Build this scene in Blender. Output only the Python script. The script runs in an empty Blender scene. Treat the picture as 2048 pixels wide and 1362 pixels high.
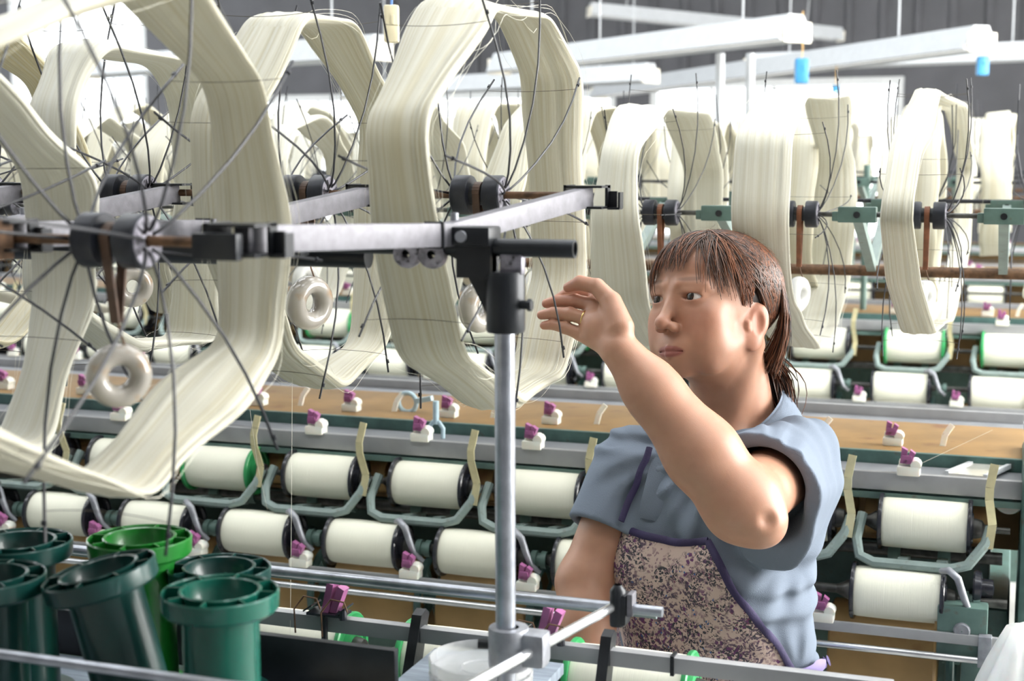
import bpy, bmesh, math, random
import numpy as np
from mathutils import Vector, Matrix, noise as mnoise

# ------------------------------------------------------------------ camera
F, CX, CY, CAMZ = 2844.4, 1024.0, 681.0, 1.65
YAW = math.radians(19.5)
PITCH = math.atan((681 - 330) / F)
FW = np.array([-math.sin(YAW)*math.cos(PITCH), math.cos(YAW)*math.cos(PITCH), -math.sin(PITCH)])
RT = np.array([math.cos(YAW), math.sin(YAW), 0.0])
UP = np.cross(RT, FW)
CAM = np.array([0.0, 0.0, CAMZ])
scene = bpy.context.scene
COL = scene.collection
camd = bpy.data.cameras.new('camera')
camd.sensor_width = 36.0
camd.lens = 36.0 * F / 2048.0
camd.clip_start = 0.05
camd.dof.use_dof = True
camd.dof.focus_distance = 1.88
camd.dof.aperture_fstop = 6.3
camo = bpy.data.objects.new('camera', camd)
COL.objects.link(camo)
camo.location = (0, 0, CAMZ)
camo.rotation_euler = (math.pi/2 - PITCH, 0, YAW)
scene.camera = camo

# ------------------------------------------------------------------ look, sky
vs = scene.view_settings
vs.view_transform = 'Standard'
vs.look = 'None'
vs.gamma = 1.0
vs.use_curve_mapping = False
vs.exposure = 0.36
WINDOW_L = 3.6      # daylight radiance seen through the panes
SKYLIGHT_L = 7.0
SUNSIDE_L = 20.0     # the right-hand, sunlit side of the hall
w = bpy.data.worlds.new('world')
scene.world = w
w.use_nodes = True
w.node_tree.nodes['Background'].inputs[0].default_value = (0.80, 0.90, 1.0, 1)
w.node_tree.nodes['Background'].inputs[1].default_value = 1.0

# ------------------------------------------------------------------ helpers
def ray(x, y): return FW + RT*(x-CX)/F - UP*(y-CY)/F
def onY(x, y, Y): r = ray(x, y); return CAM + r*(Y/r[1])
def onX(x, y, X): r = ray(x, y); return CAM + r*(X/r[0])
def onZ(x, y, Z): r = ray(x, y); return CAM + r*((Z-CAMZ)/r[2])
def atD(x, y, d): return CAM + ray(x, y)*d
def V(*a): return Vector(a)

def setp(o, label=None, cat=None, group=None, kind=None):
    if label: o['label'] = label
    if cat: o['category'] = cat
    if group: o['group'] = group
    if kind: o['kind'] = kind
    return o

def empty(name, loc=(0, 0, 0), label=None, cat=None, group=None):
    o = bpy.data.objects.new(name, None)
    o.empty_display_size = 0.02
    COL.objects.link(o)
    o.location = Vector(loc)
    return setp(o, label, cat, group)

def copy_tree(src, parent=None):
    c = src.copy()
    COL.objects.link(c)
    if parent is not None: c.parent = parent
    for ch in list(src.children):
        copy_tree(ch, c)
    return c

class MB:
    """collects shapes, builds ONE mesh object"""
    def __init__(s): s.v = []; s.f = []; s.uv = None
    def add(s, verts, faces):
        b = len(s.v); s.v += [tuple(p) for p in verts]; s.f += [tuple(i+b for i in f) for f in faces]
        return s
    def box(s, c, size, rot=None, ch=0.0):
        hx, hy, hz = size[0]/2, size[1]/2, size[2]/2
        if ch <= 0:
            vs_ = [V(x*hx, y*hy, z*hz) for z in (-1, 1) for y in (-1, 1) for x in (-1, 1)]
            fs = [(0,2,3,1),(4,5,7,6),(0,1,5,4),(2,6,7,3),(0,4,6,2),(1,3,7,5)]
        else:
            bm = bmesh.new(); bmesh.ops.create_cube(bm, size=1.0)
            for q in bm.verts: q.co = V(q.co.x*2*hx, q.co.y*2*hy, q.co.z*2*hz)
            bmesh.ops.bevel(bm, geom=list(bm.edges), offset=ch, segments=2, affect='EDGES', profile=0.6)
            bm.verts.index_update()
            vs_ = [q.co.copy() for q in bm.verts]; fs = [tuple(q.index for q in f.verts) for f in bm.faces]; bm.free()
        if rot is not None: vs_ = [rot @ q for q in vs_]
        return s.add([q + Vector(c) for q in vs_], fs)
    def bar(s, a, b, wd, ht, upv=(0, 0, 1), ch=0.0):
        a = Vector(a); b = Vector(b); t = b-a; L = t.length; t.normalize()
        u = Vector(upv); sd = u.cross(t)
        if sd.length < 1e-5: sd = V(1, 0, 0)
        sd.normalize(); u = t.cross(sd)
        R = Matrix((t, sd, u)).transposed()
        return s.box((a+b)/2, (L, wd, ht), R, ch)
    def tube(s, pts, r, n=10, closed=False, caps=True):
        pts = [Vector(p) for p in pts]; m = len(pts)
        rr = r if hasattr(r, '__len__') else [r]*m
        T = []
        for i in range(m):
            if closed: t = pts[(i+1) % m]-pts[i-1]
            else: t = pts[min(i+1, m-1)]-pts[max(i-1, 0)]
            T.append(t.normalized())
        ref = V(0, 0, 1) if abs(T[0].z) < 0.9 else V(1, 0, 0)
        nrm = (ref - T[0]*ref.dot(T[0])).normalized()
        vs_, fs = [], []
        for i in range(m):
            nrm = (nrm - T[i]*nrm.dot(T[i]))
            nrm.normalize(); bn = T[i].cross(nrm)
            for k in range(n):
                a = 2*math.pi*k/n
                vs_.append(pts[i] + (nrm*math.cos(a)+bn*math.sin(a))*rr[i])
        mm = m if closed else m-1
        for i in range(mm):
            j = (i+1) % m
            for k in range(n):
                k2 = (k+1) % n
                fs.append((i*n+k, i*n+k2, j*n+k2, j*n+k))
        if caps and not closed:
            fs.append(tuple(range(n-1, -1, -1))); fs.append(tuple((m-1)*n+k for k in range(n)))
        return s.add(vs_, fs)
    def cyl(s, a, b, r, n=20): return s.tube([a, b], r, n)
    def lathe(s, prof, o=(0, 0, 0), axis='Z', n=32, closed=False):
        """prof: (radius, height) pairs; axis X/Y/Z"""
        vs_, fs = [], []; m = len(prof)
        for r, h in prof:
            for k in range(n):
                a = 2*math.pi*k/n; x, y = r*math.cos(a), r*math.sin(a)
                p = V(x, y, h) if axis == 'Z' else (V(h, x, y) if axis == 'X' else V(y, h, x))
                vs_.append(p+Vector(o))
        for i in range(m if closed else m-1):
            j = (i+1) % m
            for k in range(n):
                k2 = (k+1) % n
                fs.append((i*n+k, i*n+k2, j*n+k2, j*n+k))
        return s.add(vs_, fs)
    def torus(s, c, R, r, axis='X', n=36, m=14, sq=1.0):
        prof = [(R+r*math.cos(2*math.pi*k/m), sq*r*math.sin(2*math.pi*k/m)) for k in range(m)]
        return s.lathe(prof, c, axis, n, True)
    def prism(s, poly, a, b, axis='X'):
        """poly in the plane across axis, extruded a..b"""
        def P(q, h):
            if axis == 'X': return V(h, q[0], q[1])
            if axis == 'Y': return V(q[0], h, q[1])
            return V(q[0], q[1], h)
        n = len(poly)
        vs_ = [P(q, a) for q in poly]+[P(q, b) for q in poly]
        fs = [tuple(range(n-1, -1, -1)), tuple(range(n, 2*n))]
        fs += [(i, (i+1) % n, n+(i+1) % n, n+i) for i in range(n)]
        return s.add(vs_, fs)
    def mesh(s, name, mat, smooth=40):
        me = bpy.data.meshes.new(name)
        me.from_pydata(s.v, [], s.f)
        bm = bmesh.new(); bm.from_mesh(me); bmesh.ops.recalc_face_normals(bm, faces=bm.faces); bm.to_mesh(me); bm.free()
        if mat: me.materials.append(mat)
        if smooth:
            me.polygons.foreach_set('use_smooth', [True]*len(me.polygons))
            me.set_sharp_from_angle(angle=math.radians(smooth))
        return me
    def build(s, name, mat, parent=None, smooth=40, loc=None):
        return link(name, s.mesh(name, mat, smooth), parent, loc)

def link(name, me, parent=None, loc=None, rot=None):
    o = bpy.data.objects.new(name, me)
    COL.objects.link(o)
    if parent is not None: o.parent = parent
    if loc is not None: o.location = Vector(loc)
    if rot is not None: o.rotation_euler = rot
    return o

ORD = ['first', 'second', 'third', 'fourth', 'fifth', 'sixth', 'seventh', 'eighth', 'ninth', 'tenth', 'eleventh',
       'twelfth', 'thirteenth', 'fourteenth', 'fifteenth', 'sixteenth', 'seventeenth', 'eighteenth', 'nineteenth', 'twentieth',
       'twenty-first', 'twenty-second', 'twenty-third', 'twenty-fourth', 'twenty-fifth']

# ------------------------------------------------------------------ materials
MATS = {}
def mat(name, col, rough=0.5, metal=0.0, var=0.12, vscale=25.0, bump=0.0, bscale=80.0, coat=0.0, trans=0.0, spec=0.5, stretch=None, ior=1.45, dirt=None, sss=0.0):
    m = bpy.data.materials.new(name); m.use_nodes = True
    nt = m.node_tree; N = nt.nodes; L = nt.links
    b = N['Principled BSDF']
    b.inputs['Roughness'].default_value = rough
    b.inputs['Metallic'].default_value = metal
    b.inputs['Coat Weight'].default_value = coat
    b.inputs['Transmission Weight'].default_value = trans
    b.inputs['Specular IOR Level'].default_value = spec
    b.inputs['IOR'].default_value = ior
    if sss:
        b.inputs['Subsurface Weight'].default_value = sss
        b.inputs['Subsurface Radius'].default_value = (0.012, 0.005, 0.003)
        b.inputs['Subsurface Scale'].default_value = 1.0
    tc = N.new('ShaderNodeTexCoord'); src = tc.outputs['Object']
    if stretch:
        mp = N.new('ShaderNodeMapping'); mp.inputs['Scale'].default_value = stretch
        L.new(src, mp.inputs['Vector']); src = mp.outputs['Vector']
    nz = N.new('ShaderNodeTexNoise'); nz.inputs['Scale'].default_value = vscale; nz.inputs['Detail'].default_value = 5
    L.new(src, nz.inputs['Vector'])
    rp = N.new('ShaderNodeValToRGB')
    c0 = [max(0, c*(1-var)) for c in col]; c1 = [min(1, c*(1+var)) for c in col]
    rp.color_ramp.elements[0].position = 0.32; rp.color_ramp.elements[1].position = 0.68
    rp.color_ramp.elements[0].color = (*c0, 1); rp.color_ramp.elements[1].color = (*c1, 1)
    L.new(nz.outputs['Fac'], rp.inputs['Fac'])
    out = rp.outputs['Color']
    if dirt:
        n2 = N.new('ShaderNodeTexNoise'); n2.inputs['Scale'].default_value = dirt[1]; n2.inputs['Detail'].default_value = 8
        L.new(src, n2.inputs['Vector'])
        r2 = N.new('ShaderNodeValToRGB'); r2.color_ramp.elements[0].position = dirt[2]; r2.color_ramp.elements[1].position = dirt[2]+0.14
        L.new(n2.outputs['Fac'], r2.inputs['Fac'])
        mx = N.new('ShaderNodeMix'); mx.data_type = 'RGBA'
        L.new(r2.outputs['Color'], mx.inputs['Factor']); L.new(out, mx.inputs['A']); mx.inputs['B'].default_value = (*dirt[0], 1)
        out = mx.outputs['Result']
    L.new(out, b.inputs['Base Color'])
    if bump:
        nb = N.new('ShaderNodeTexNoise'); nb.inputs['Scale'].default_value = bscale; nb.inputs['Detail'].default_value = 4
        L.new(src, nb.inputs['Vector'])
        bp = N.new('ShaderNodeBump'); bp.inputs['Strength'].default_value = bump; bp.inputs['Distance'].default_value = 0.002
        L.new(nb.outputs['Fac'], bp.inputs['Height']); L.new(bp.outputs['Normal'], b.inputs['Normal'])
    MATS[name] = m
    return m

def emit(name, col, st):
    m = bpy.data.materials.new(name); m.use_nodes = True; nt = m.node_tree
    nt.nodes.remove(nt.nodes['Principled BSDF'])
    e = nt.nodes.new('ShaderNodeEmission'); e.inputs[0].default_value = (*col, 1); e.inputs[1].default_value = st
    nt.links.new(e.outputs[0], nt.nodes['Material Output'].inputs[0])
    return m

def silk(name, c0, c1, c2):
    """combed raw-silk band: streaks run along the band (UV.x = length in metres, UV.y = across 0..1)"""
    m = bpy.data.materials.new(name); m.use_nodes = True; nt = m.node_tree; N = nt.nodes; L = nt.links
    b = N['Principled BSDF']
    uv = N.new('ShaderNodeUVMap'); uv.uv_map = 'UVMap'
    def streak(sx, sy, detail=4):
        mp = N.new('ShaderNodeMapping'); mp.inputs['Scale'].default_value = (sx, sy, 1)
        L.new(uv.outputs[0], mp.inputs['Vector'])
        nz = N.new('ShaderNodeTexNoise'); nz.inputs['Scale'].default_value = 1.0; nz.inputs['Detail'].default_value = detail
        L.new(mp.outputs[0], nz.inputs['Vector']); return nz.outputs['Fac']
    a = streak(1.6, 26.0, 5); f = streak(3.0, 380.0, 3)
    rp = N.new('ShaderNodeValToRGB'); e = rp.color_ramp.elements
    e[0].position = 0.34; e[0].color = (*c0, 1); e[1].position = 0.5; e[1].color = (*c1, 1)
    e2 = e.new(0.66); e2.color = (*c2, 1)
    L.new(a, rp.inputs['Fac'])
    r2 = N.new('ShaderNodeValToRGB'); r2.color_ramp.elements[0].position = 0.3; r2.color_ramp.elements[1].position = 0.7
    r2.color_ramp.elements[0].color = (0.86, 0.86, 0.84, 1); r2.color_ramp.elements[1].color = (1, 1, 1, 1)
    L.new(f, r2.inputs['Fac'])
    mx = N.new('ShaderNodeMix'); mx.data_type = 'RGBA'; mx.blend_type = 'MULTIPLY'; mx.inputs['Factor'].default_value = 1
    L.new(rp.outputs[0], mx.inputs['A']); L.new(r2.outputs[0], mx.inputs['B'])
    L.new(mx.outputs['Result'], b.inputs['Base Color'])
    b.inputs['Roughness'].default_value = 0.42
    b.inputs['Sheen Weight'].default_value = 0.25
    b.inputs['Specular IOR Level'].default_value = 0.35
    bp = N.new('ShaderNodeBump'); bp.inputs['Strength'].default_value = 0.5; bp.inputs['Distance'].default_value = 0.0014
    L.new(f, bp.inputs['Height']); L.new(bp.outputs[0], b.inputs['Normal'])
    tr = N.new('ShaderNodeBsdfTranslucent'); L.new(mx.outputs['Result'], tr.inputs['Color'])
    ms = N.new('ShaderNodeMixShader'); ms.inputs[0].default_value = 0.22
    L.new(b.outputs[0], ms.inputs[1]); L.new(tr.outputs[0], ms.inputs[2])
    L.new(ms.outputs[0], N['Material Output'].inputs[0])
    return m

M_silk = silk('silk_cream', (0.66, 0.61, 0.44), (0.74, 0.71, 0.58), (0.79, 0.77, 0.66))
M_silk_w = silk('silk_white', (0.74, 0.71, 0.58), (0.81, 0.79, 0.68), (0.85, 0.84, 0.75))
M_silk_y = silk('silk_yellow', (0.66, 0.57, 0.30), (0.74, 0.68, 0.48), (0.80, 0.76, 0.62))
M_yarn = mat('wound_yarn', (0.88, 0.87, 0.73), 0.5, var=0.05, vscale=6, bump=0.25, bscale=900, stretch=(1, 0.02, 0.02))
M_black = mat('black_steel', (0.018, 0.02, 0.024), 0.38, 0.3, var=0.3, bump=0.1, bscale=200)
M_wire = mat('black_wire', (0.014, 0.015, 0.020), 0.45, 0.0, var=0.2)
M_hub = mat('blackened_hub', (0.020, 0.022, 0.030), 0.42, 0.25, var=0.3, vscale=60)
M_hubface = mat('worn_hub_face', (0.25, 0.24, 0.28), 0.4, 0.5, var=0.5, vscale=90, dirt=((0.03, 0.03, 0.03), 160, 0.55))
M_rust = mat('rusty_iron', (0.12, 0.065, 0.035), 0.7, 0.2, var=0.5, vscale=80, bump=0.3)
M_leather = mat('brown_leather', (0.085, 0.048, 0.032), 0.6, var=0.3, vscale=60, bump=0.2)
M_leather_r = mat('red_leather', (0.20, 0.075, 0.035), 0.6, var=0.3, vscale=60, bump=0.2)
M_ceramic_w = mat('white_ceramic', (0.72, 0.72, 0.70), 0.2, var=0.05, vscale=30, coat=0.3)
M_ceramic = mat('glazed_ceramic', (0.29, 0.27, 0.24), 0.16, var=0.12, vscale=30, coat=0.4, dirt=((0.28, 0.20, 0.13), 45, 0.56))
M_alu = mat('brushed_aluminium', (0.15, 0.147, 0.165), 0.5, 0.3, var=0.15, vscale=12, bump=0.08, stretch=(1, 8, 8))
M_steel = mat('steel_tube', (0.42, 0.44, 0.49), 0.3, 0.85, var=0.2, vscale=40, bump=0.12, bscale=400)
M_steel_b = mat('bright_steel', (0.72, 0.73, 0.75), 0.2, 0.9, var=0.1, vscale=20)
M_cast = mat('grey_casting', (0.30, 0.31, 0.34), 0.5, 0.6, var=0.2, vscale=60, bump=0.2)
M_dkgreen = mat('dark_green_paint', (0.055, 0.11, 0.10), 0.42, var=0.25, vscale=30, dirt=((0.06, 0.05, 0.04), 50, 0.62))
M_green = mat('machine_green_paint', (0.10, 0.165, 0.145), 0.42, var=0.2, vscale=30, dirt=((0.10, 0.10, 0.08), 60, 0.63))
M_ltgreen = mat('pale_green_paint', (0.21, 0.27, 0.255), 0.45, var=0.15, vscale=30, dirt=((0.14, 0.13, 0.10), 60, 0.62))
M_grease = mat('greasy_shaft', (0.07, 0.07, 0.065), 0.4, 0.5, var=0.5, vscale=60, bump=0.3)
M_brass = mat('brass_lever', (0.66, 0.60, 0.36), 0.28, 0.35, var=0.15, vscale=30)
M_wood = mat('tan_drum', (0.40, 0.25, 0.10), 0.5, var=0.18, vscale=9, dirt=((0.30, 0.14, 0.06), 18, 0.60))
M_bed = mat('brown_bed_board', (0.23, 0.135, 0.05), 0.55, var=0.2, vscale=9, dirt=((0.15, 0.07, 0.03), 16, 0.60))
M_rail = mat('dull_steel_rail', (0.33, 0.335, 0.345), 0.42, 0.4, var=0.12, vscale=14)
M_tray = mat('grey_tray', (0.25, 0.26, 0.28), 0.45, 0.2, var=0.12, vscale=14)
M_tray2 = mat('bluish_board', (0.22, 0.26, 0.31), 0.55, var=0.25, vscale=20, stretch=(1, 9, 1))
M_beige = mat('beige_board', (0.55, 0.50, 0.40), 0.6, var=0.12)
M_nylon = mat('white_nylon', (0.78, 0.76, 0.68), 0.4, var=0.06, sss=0.2)
M_purple = mat('purple_plastic', (0.33, 0.11, 0.25), 0.35, var=0.12)
M_blueclip = mat('light_blue_plastic', (0.42, 0.56, 0.63), 0.35, var=0.08)
M_bkplastic = mat('black_plastic', (0.016, 0.017, 0.024), 0.25, var=0.2, coat=0.3)
M_gplastic = mat('green_plastic_flange', (0.03, 0.28, 0.09), 0.3, var=0.15)
M_teal = mat('teal_bobbin_plastic', (0.004, 0.080, 0.055), 0.27, var=0.2, vscale=15, coat=0.25)
M_dteal = mat('dark_teal_bobbin_plastic', (0.003, 0.036, 0.031), 0.3, var=0.2, vscale=15, coat=0.2)
M_bright = mat('bright_green_bobbin_plastic', (0.008, 0.14, 0.016), 0.3, var=0.2, vscale=15, coat=0.2)
M_lamp = mat('white_lamp_enamel', (0.50, 0.52, 0.54), 0.35, var=0.04)
M_lampend = mat('lamp_end_cap', (0.76, 0.72, 0.62), 0.4, var=0.05)
M_tubelight = emit('fluorescent_tube_glow', (1.0, 0.99, 0.95), 1.2)
M_bluesw = mat('blue_switch_plastic', (0.05, 0.26, 0.52), 0.35, var=0.08)
M_creamsw = mat('cream_switch_plastic', (0.78, 0.70, 0.48), 0.45, var=0.08, dirt=((0.25, 0.14, 0.06), 120, 0.68))
M_orange = mat('orange_cord', (0.72, 0.45, 0.16), 0.7, var=0.1)
M_bluecord = mat('blue_cord', (0.10, 0.22, 0.55), 0.6, var=0.1)
M_thread = mat('tie_thread', (0.10, 0.085, 0.06), 0.7, var=0.2)
M_sthread = mat('silk_thread', (0.80, 0.78, 0.66), 0.5, var=0.05)
M_clear = mat('clear_plastic_dish', (0.86, 0.87, 0.88), 0.12, var=0.03, trans=0.72, ior=1.3)
M_concrete = mat('concrete_floor', (0.34, 0.34, 0.32), 0.7, var=0.2, vscale=3, bump=0.2)
M_wall = mat('grey_sheet_wall', (0.105, 0.105, 0.115), 0.6, var=0.1, vscale=4)
M_wallw = mat('white_wall', (0.75, 0.76, 0.76), 0.7, var=0.05)
M_ceil = mat('white_roof_sheet', (0.55, 0.56, 0.57), 0.7, var=0.05)
M_pane = emit('daylight_pane', (0.93, 0.97, 1.0), WINDOW_L)
M_sun = emit('sunlit_daylight_pane', (1.0, 0.985, 0.95), SUNSIDE_L)
M_sky = emit('daylight_roof_pane', (0.95, 0.98, 1.0), SKYLIGHT_L)
M_glass = mat('glass_plate', (0.7, 0.68, 0.62), 0.08, 0.3, var=0.05, coat=0.5)
M_bag = mat('white_plastic_film', (0.86, 0.87, 0.86), 0.3, var=0.05, sss=0.2)

# ------------------------------------------------------------------ room
X0, X1, Y0, Y1, H = -10.0, 3.6, -3.0, 12.0, 4.6
def struct(mb, name, m, smooth=0): return setp(mb.build(name, m, None, smooth), kind='structure')
struct(MB().box(((X0+X1)/2, (Y0+Y1)/2, -0.05), (X1-X0+0.4, Y1-Y0+0.4, 0.1)), 'floor', M_concrete)

def wall_with_holes(name, m, axis, pos, a0, a1, h0, h1, holes, th=0.16, ridges=None):
    """holes: (a0,a1,h0,h1); wall built as boxes round them"""
    mb = MB()
    xs = sorted({a0, a1, *[h[0] for h in holes], *[h[1] for h in holes]})
    zs = sorted({h0, h1, *[h[2] for h in holes], *[h[3] for h in holes]})
    for i in range(len(xs)-1):
        for j in range(len(zs)-1):
            cx_, cz = (xs[i]+xs[i+1])/2, (zs[j]+zs[j+1])/2
            if any(h[0] < cx_ < h[1] and h[2] < cz < h[3] for h in holes): continue
            sx, sz = xs[i+1]-xs[i], zs[j+1]-zs[j]
            if axis == 'X': mb.box((cx_, pos, cz), (sx, th, sz))
            else: mb.box((pos, cx_, cz), (th, sx, sz))
    return struct(mb, name, m)

WN = [0]
def window(axis, pos, a0, a1, h0, h1, inward, nx=4, nz=2, pane=None):
    WN[0] += 1
    t = 0.06
    fr = MB()
    def bx(mb, ca, ch_, sa, sh, dp, off):
        if axis == 'X': mb.box((ca, pos+off, ch_), (sa, dp, sh))
        else: mb.box((pos+off, ca, ch_), (dp, sa, sh))
    bx(fr, (a0+a1)/2, h0+t/2, a1-a0, t, 0.1, 0); bx(fr, (a0+a1)/2, h1-t/2, a1-a0, t, 0.1, 0)
    bx(fr, a0+t/2, (h0+h1)/2, t, h1-h0-2*t, 0.1, 0); bx(fr, a1-t/2, (h0+h1)/2, t, h1-h0-2*t, 0.1, 0)
    root = struct(fr, 'window_%d' % WN[0], M_wallw)
    for i in range(1, nx):
        m_ = MB(); bx(m_, a0+(a1-a0)*i/nx, (h0+h1)/2, 0.035, h1-h0-2*t, 0.06, 0); m_.build('mullion', M_wallw, root, 0)
    for i in range(nx):
        for j in range(nz):
            p = MB(); pw, ph = (a1-a0)/nx, (h1-h0-2*t)/nz
            bx(p, a0+pw*(i+.5), h0+t+ph*(j+.5), pw-0.04, ph-0.02, 0.008, -0.02*inward)
            p.build('pane', pane or M_pane, root, 0)
    return root

backholes = [(-9.6, -8.0, 1.0, 4.0), (-7.6, -5.7, 1.0, 2.30), (-5.4, -3.3, 1.0, 2.30), (-3.0, -0.9, 1.0, 2.36)]
wall_with_holes('wall_back', M_wall, 'X', Y1+0.08, X0, X1, 0, H, backholes)
for h in backholes: window('X', Y1+0.06, *h, -1, nx=4, nz=2)
ridge = MB()
for i in range(34):
    x = -5.4+i*0.27
    if x > 3.4: break
    ridge.box((x, Y1-0.012, 3.5), (0.05, 0.025, 2.1))
for o in [ridge.build('trim_1', M_wall, None, 0)]: setp(o, kind='structure')
struct(MB().box((0.93, Y1-0.08, 2.3), (0.22, 0.16, 4.6)), 'trim_2', M_wallw)
rightholes = [(1.6, 4.0, 0.9, 3.9), (4.6, 7.0, 0.9, 3.9)]
wall_with_holes('wall_right', M_wallw, 'Y', X1+0.08, Y0, Y1, 0, H, rightholes)
for h in rightholes: window('Y', X1+0.06, *h, -1, nx=4, nz=3, pane=M_sun)
leftholes = [(5.0, 8.0, 0.9, 3.9), (8.6, 11.4, 0.9, 3.9)]
wall_with_holes('wall_left', M_wallw, 'Y', X0-0.08, Y0, Y1, 0, H, leftholes)
for h in leftholes: window('Y', X0-0.06, *h, 1, nx=4, nz=2)
struct(MB().box(((X0+X1)/2, Y0-0.08, H/2), (X1-X0, 0.16, H)), 'wall_front', M_wall)
# roof with translucent daylight strips; the first is added to brighten the spool fronts
strips = [(0.3, 0.8), (2.5, 3.5), (5.6, 6.4)]
ys = [Y0] + [q for s_ in strips for q in s_] + [Y1]
rf = MB()
for i in range(0, len(ys), 2):
    rf.box(((X0+X1)/2, (ys[i]+ys[i+1])/2, H+0.05), (X1-X0, ys[i+1]-ys[i], 0.1))
roof = struct(rf, 'ceiling', M_ceil)
for a, b in strips:
    for i in range(6):
        x = X0+0.4+i*2.2
        if x+2.1 > X1: break
        MB().box((x+1.05, (a+b)/2, H+0.06), (2.1, b-a, 0.02)).build('roof_pane', M_sky, roof, 0)
# ------------------------------------------------------------------ skeins
def ring_path(poly, n, cut=0.035, seed=0):
    """poly: [(y, z, width factor, x offset)] closed -> n samples of the same with rounded corners"""
    P = np.array(poly, float); m = len(P); out = []
    for i in range(m):
        a, b, c = P[i-1], P[i], P[(i+1) % m]
        la = np.linalg.norm((a-b)[:2]); lc = np.linalg.norm((c-b)[:2])
        p0 = b+(a-b)*min(cut/la, 0.42); p2 = b+(c-b)*min(cut/lc, 0.42)
        for t in np.linspace(0, 1, 9):
            out.append((1-t)**2*p0+2*t*(1-t)*b+t*t*p2)
    out = np.array(out); out = np.vstack([out, out[:1]])
    s = np.concatenate([[0], np.cumsum(np.linalg.norm(np.diff(out[:, :2], axis=0), axis=1))])
    q = np.linspace(0, s[-1], n, endpoint=False)
    return np.stack([np.interp(q, s, out[:, k]) for k in range(out.shape[1])], 1), s[-1]

def skein_mesh(name, poly, width, thick, m_, seed, n=150, M=30, rough=1.0, cut=0.035):
    rng = np.random.default_rng(seed)
    path, L = ring_path([tuple(p)+(1, 0)[len(p)-2:] if len(p) < 4 else p for p in poly], n, cut)
    yz = path[:, :2]
    T = np.roll(yz, -1, 0)-np.roll(yz, 1, 0); T /= np.linalg.norm(T, axis=1)[:, None]
    Nn = np.stack([T[:, 1], -T[:, 0]], 1)
    ctr = yz.mean(0)
    if ((yz-ctr)*Nn).sum() < 0: Nn = -Nn
    a = 2*np.pi*(np.arange(M)+0.5)/M
    cx = np.sign(np.cos(a))*np.abs(np.cos(a))**0.72
    cz = np.sign(np.sin(a))*np.abs(np.sin(a))**0.85
    rid = rng.normal(0, 1, M)*0.07
    ph = rng.uniform(0, 6.28, M); fr = rng.integers(1, 4, M)
    u = np.linspace(0, 2*np.pi, n, endpoint=False)
    wob = sum(rng.normal(0, 0.05)*np.sin(k*u+rng.uniform(0, 6.28)) for k in range(1, 7))
    wl = sum(rng.normal(0, 0.022)*np.sin(k*u+rng.uniform(0, 6.28)) for k in range(2, 12))
    xo = sum(rng.normal(0, 0.0022)*np.sin(k*u+rng.uniform(0, 6.28)) for k in range(1, 5))
    tw = sum(rng.normal(0, 0.07)*np.sin(k*u+rng.uniform(0, 6.28)) for k in range(1, 4))*rough
    verts = np.zeros((n, M, 3))
    for i in range(n):
        w_ = width*path[i, 2]*(1+wob[i]+wl[i])/2
        t_ = thick/2*(1+0.35*math.sin(3*u[i]+seed))/max(0.6, path[i, 2])
        lx = cx*w_
        lz = cz*t_*(1+rid*1.8*np.cos(fr*u[i]+ph)) + thick*0.16*rid
        cu = 0.10*w_*(cx**2-0.4)*math.sin(2*u[i]+seed*1.3)
        lz = lz+cu
        c, s = math.cos(tw[i]), math.sin(tw[i])
        x2 = lx*c-lz*s; z2 = lx*s+lz*c
        verts[i, :, 0] = x2+path[i, 3]+xo[i]
        verts[i, :, 1] = yz[i, 0]+Nn[i, 0]*z2
        verts[i, :, 2] = yz[i, 1]+Nn[i, 1]*z2
    vv = verts.reshape(-1, 3)
    idx = np.arange(n*M).reshape(n, M)
    f = np.stack([idx, np.roll(idx, -1, 1), np.roll(np.roll(idx, -1, 0), -1, 1), np.roll(idx, -1, 0)], -1).reshape(-1, 4)
    me = bpy.data.meshes.new(name)
    me.from_pydata(vv.tolist(), [], f.tolist())
    uvl = me.uv_layers.new(name='UVMap')
    ii, jj = np.meshgrid(np.arange(n), np.arange(M), indexing='ij')
    def UV(i, j): return np.stack([i/n*L, 0.5+0.5*np.cos(2*np.pi*(j+0.5)/M)*0.98 + np.where((j % M) < M/2, 0, 3.3) + 0*i], -1)
    uv = np.stack([UV(ii, jj), UV(ii, jj+1), UV(ii+1, jj+1), UV(ii+1, jj)], 2).reshape(-1, 2)
    uv[:, 0] += seed*1.7
    uvl.data.foreach_set('uv', uv.ravel())
    me.polygons.foreach_set('use_smooth', [True]*len(me.polygons))
    me.materials.append(m_)
    bm = bmesh.new(); bm.from_mesh(me); bmesh.ops.recalc_face_normals(bm, faces=bm.faces); bm.to_mesh(me); bm.free()
    return me, verts, Nn

def strays(verts, Nn, seed, count=46, r=0.00016):
    rng = np.random.default_rng(seed+99); n, M, _ = verts.shape; mb = MB()
    for k in range(count):
        i0 = int(rng.integers(0, n)); ln = int(rng.integers(8, 34))
        j = int(rng.choice([0, M//2, M-1, M//2-1, int(rng.integers(0, M))]))
        lift = rng.uniform(0.001, 0.012)*rng.choice([1, 1, 1.8]); side = 1 if math.cos(2*math.pi*(j+.5)/M) > 0 else -1
        sx = rng.uniform(0, 0.009)*side
        pts = []
        for q in range(0, ln, 2):
            i = (i0+q) % n; s_ = math.sin(math.pi*q/ln)
            p = verts[i, j]
            z = lift*s_*(1 if math.sin(2*math.pi*(j+.5)/M) >= 0 else -1)
            pts.append((p[0]+sx*s_+rng.normal(0, .0003), p[1]+Nn[i, 0]*z, p[2]+Nn[i, 1]*z))
        if len(pts) > 2: mb.tube(pts, r, 3, caps=False)
    return mb

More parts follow.
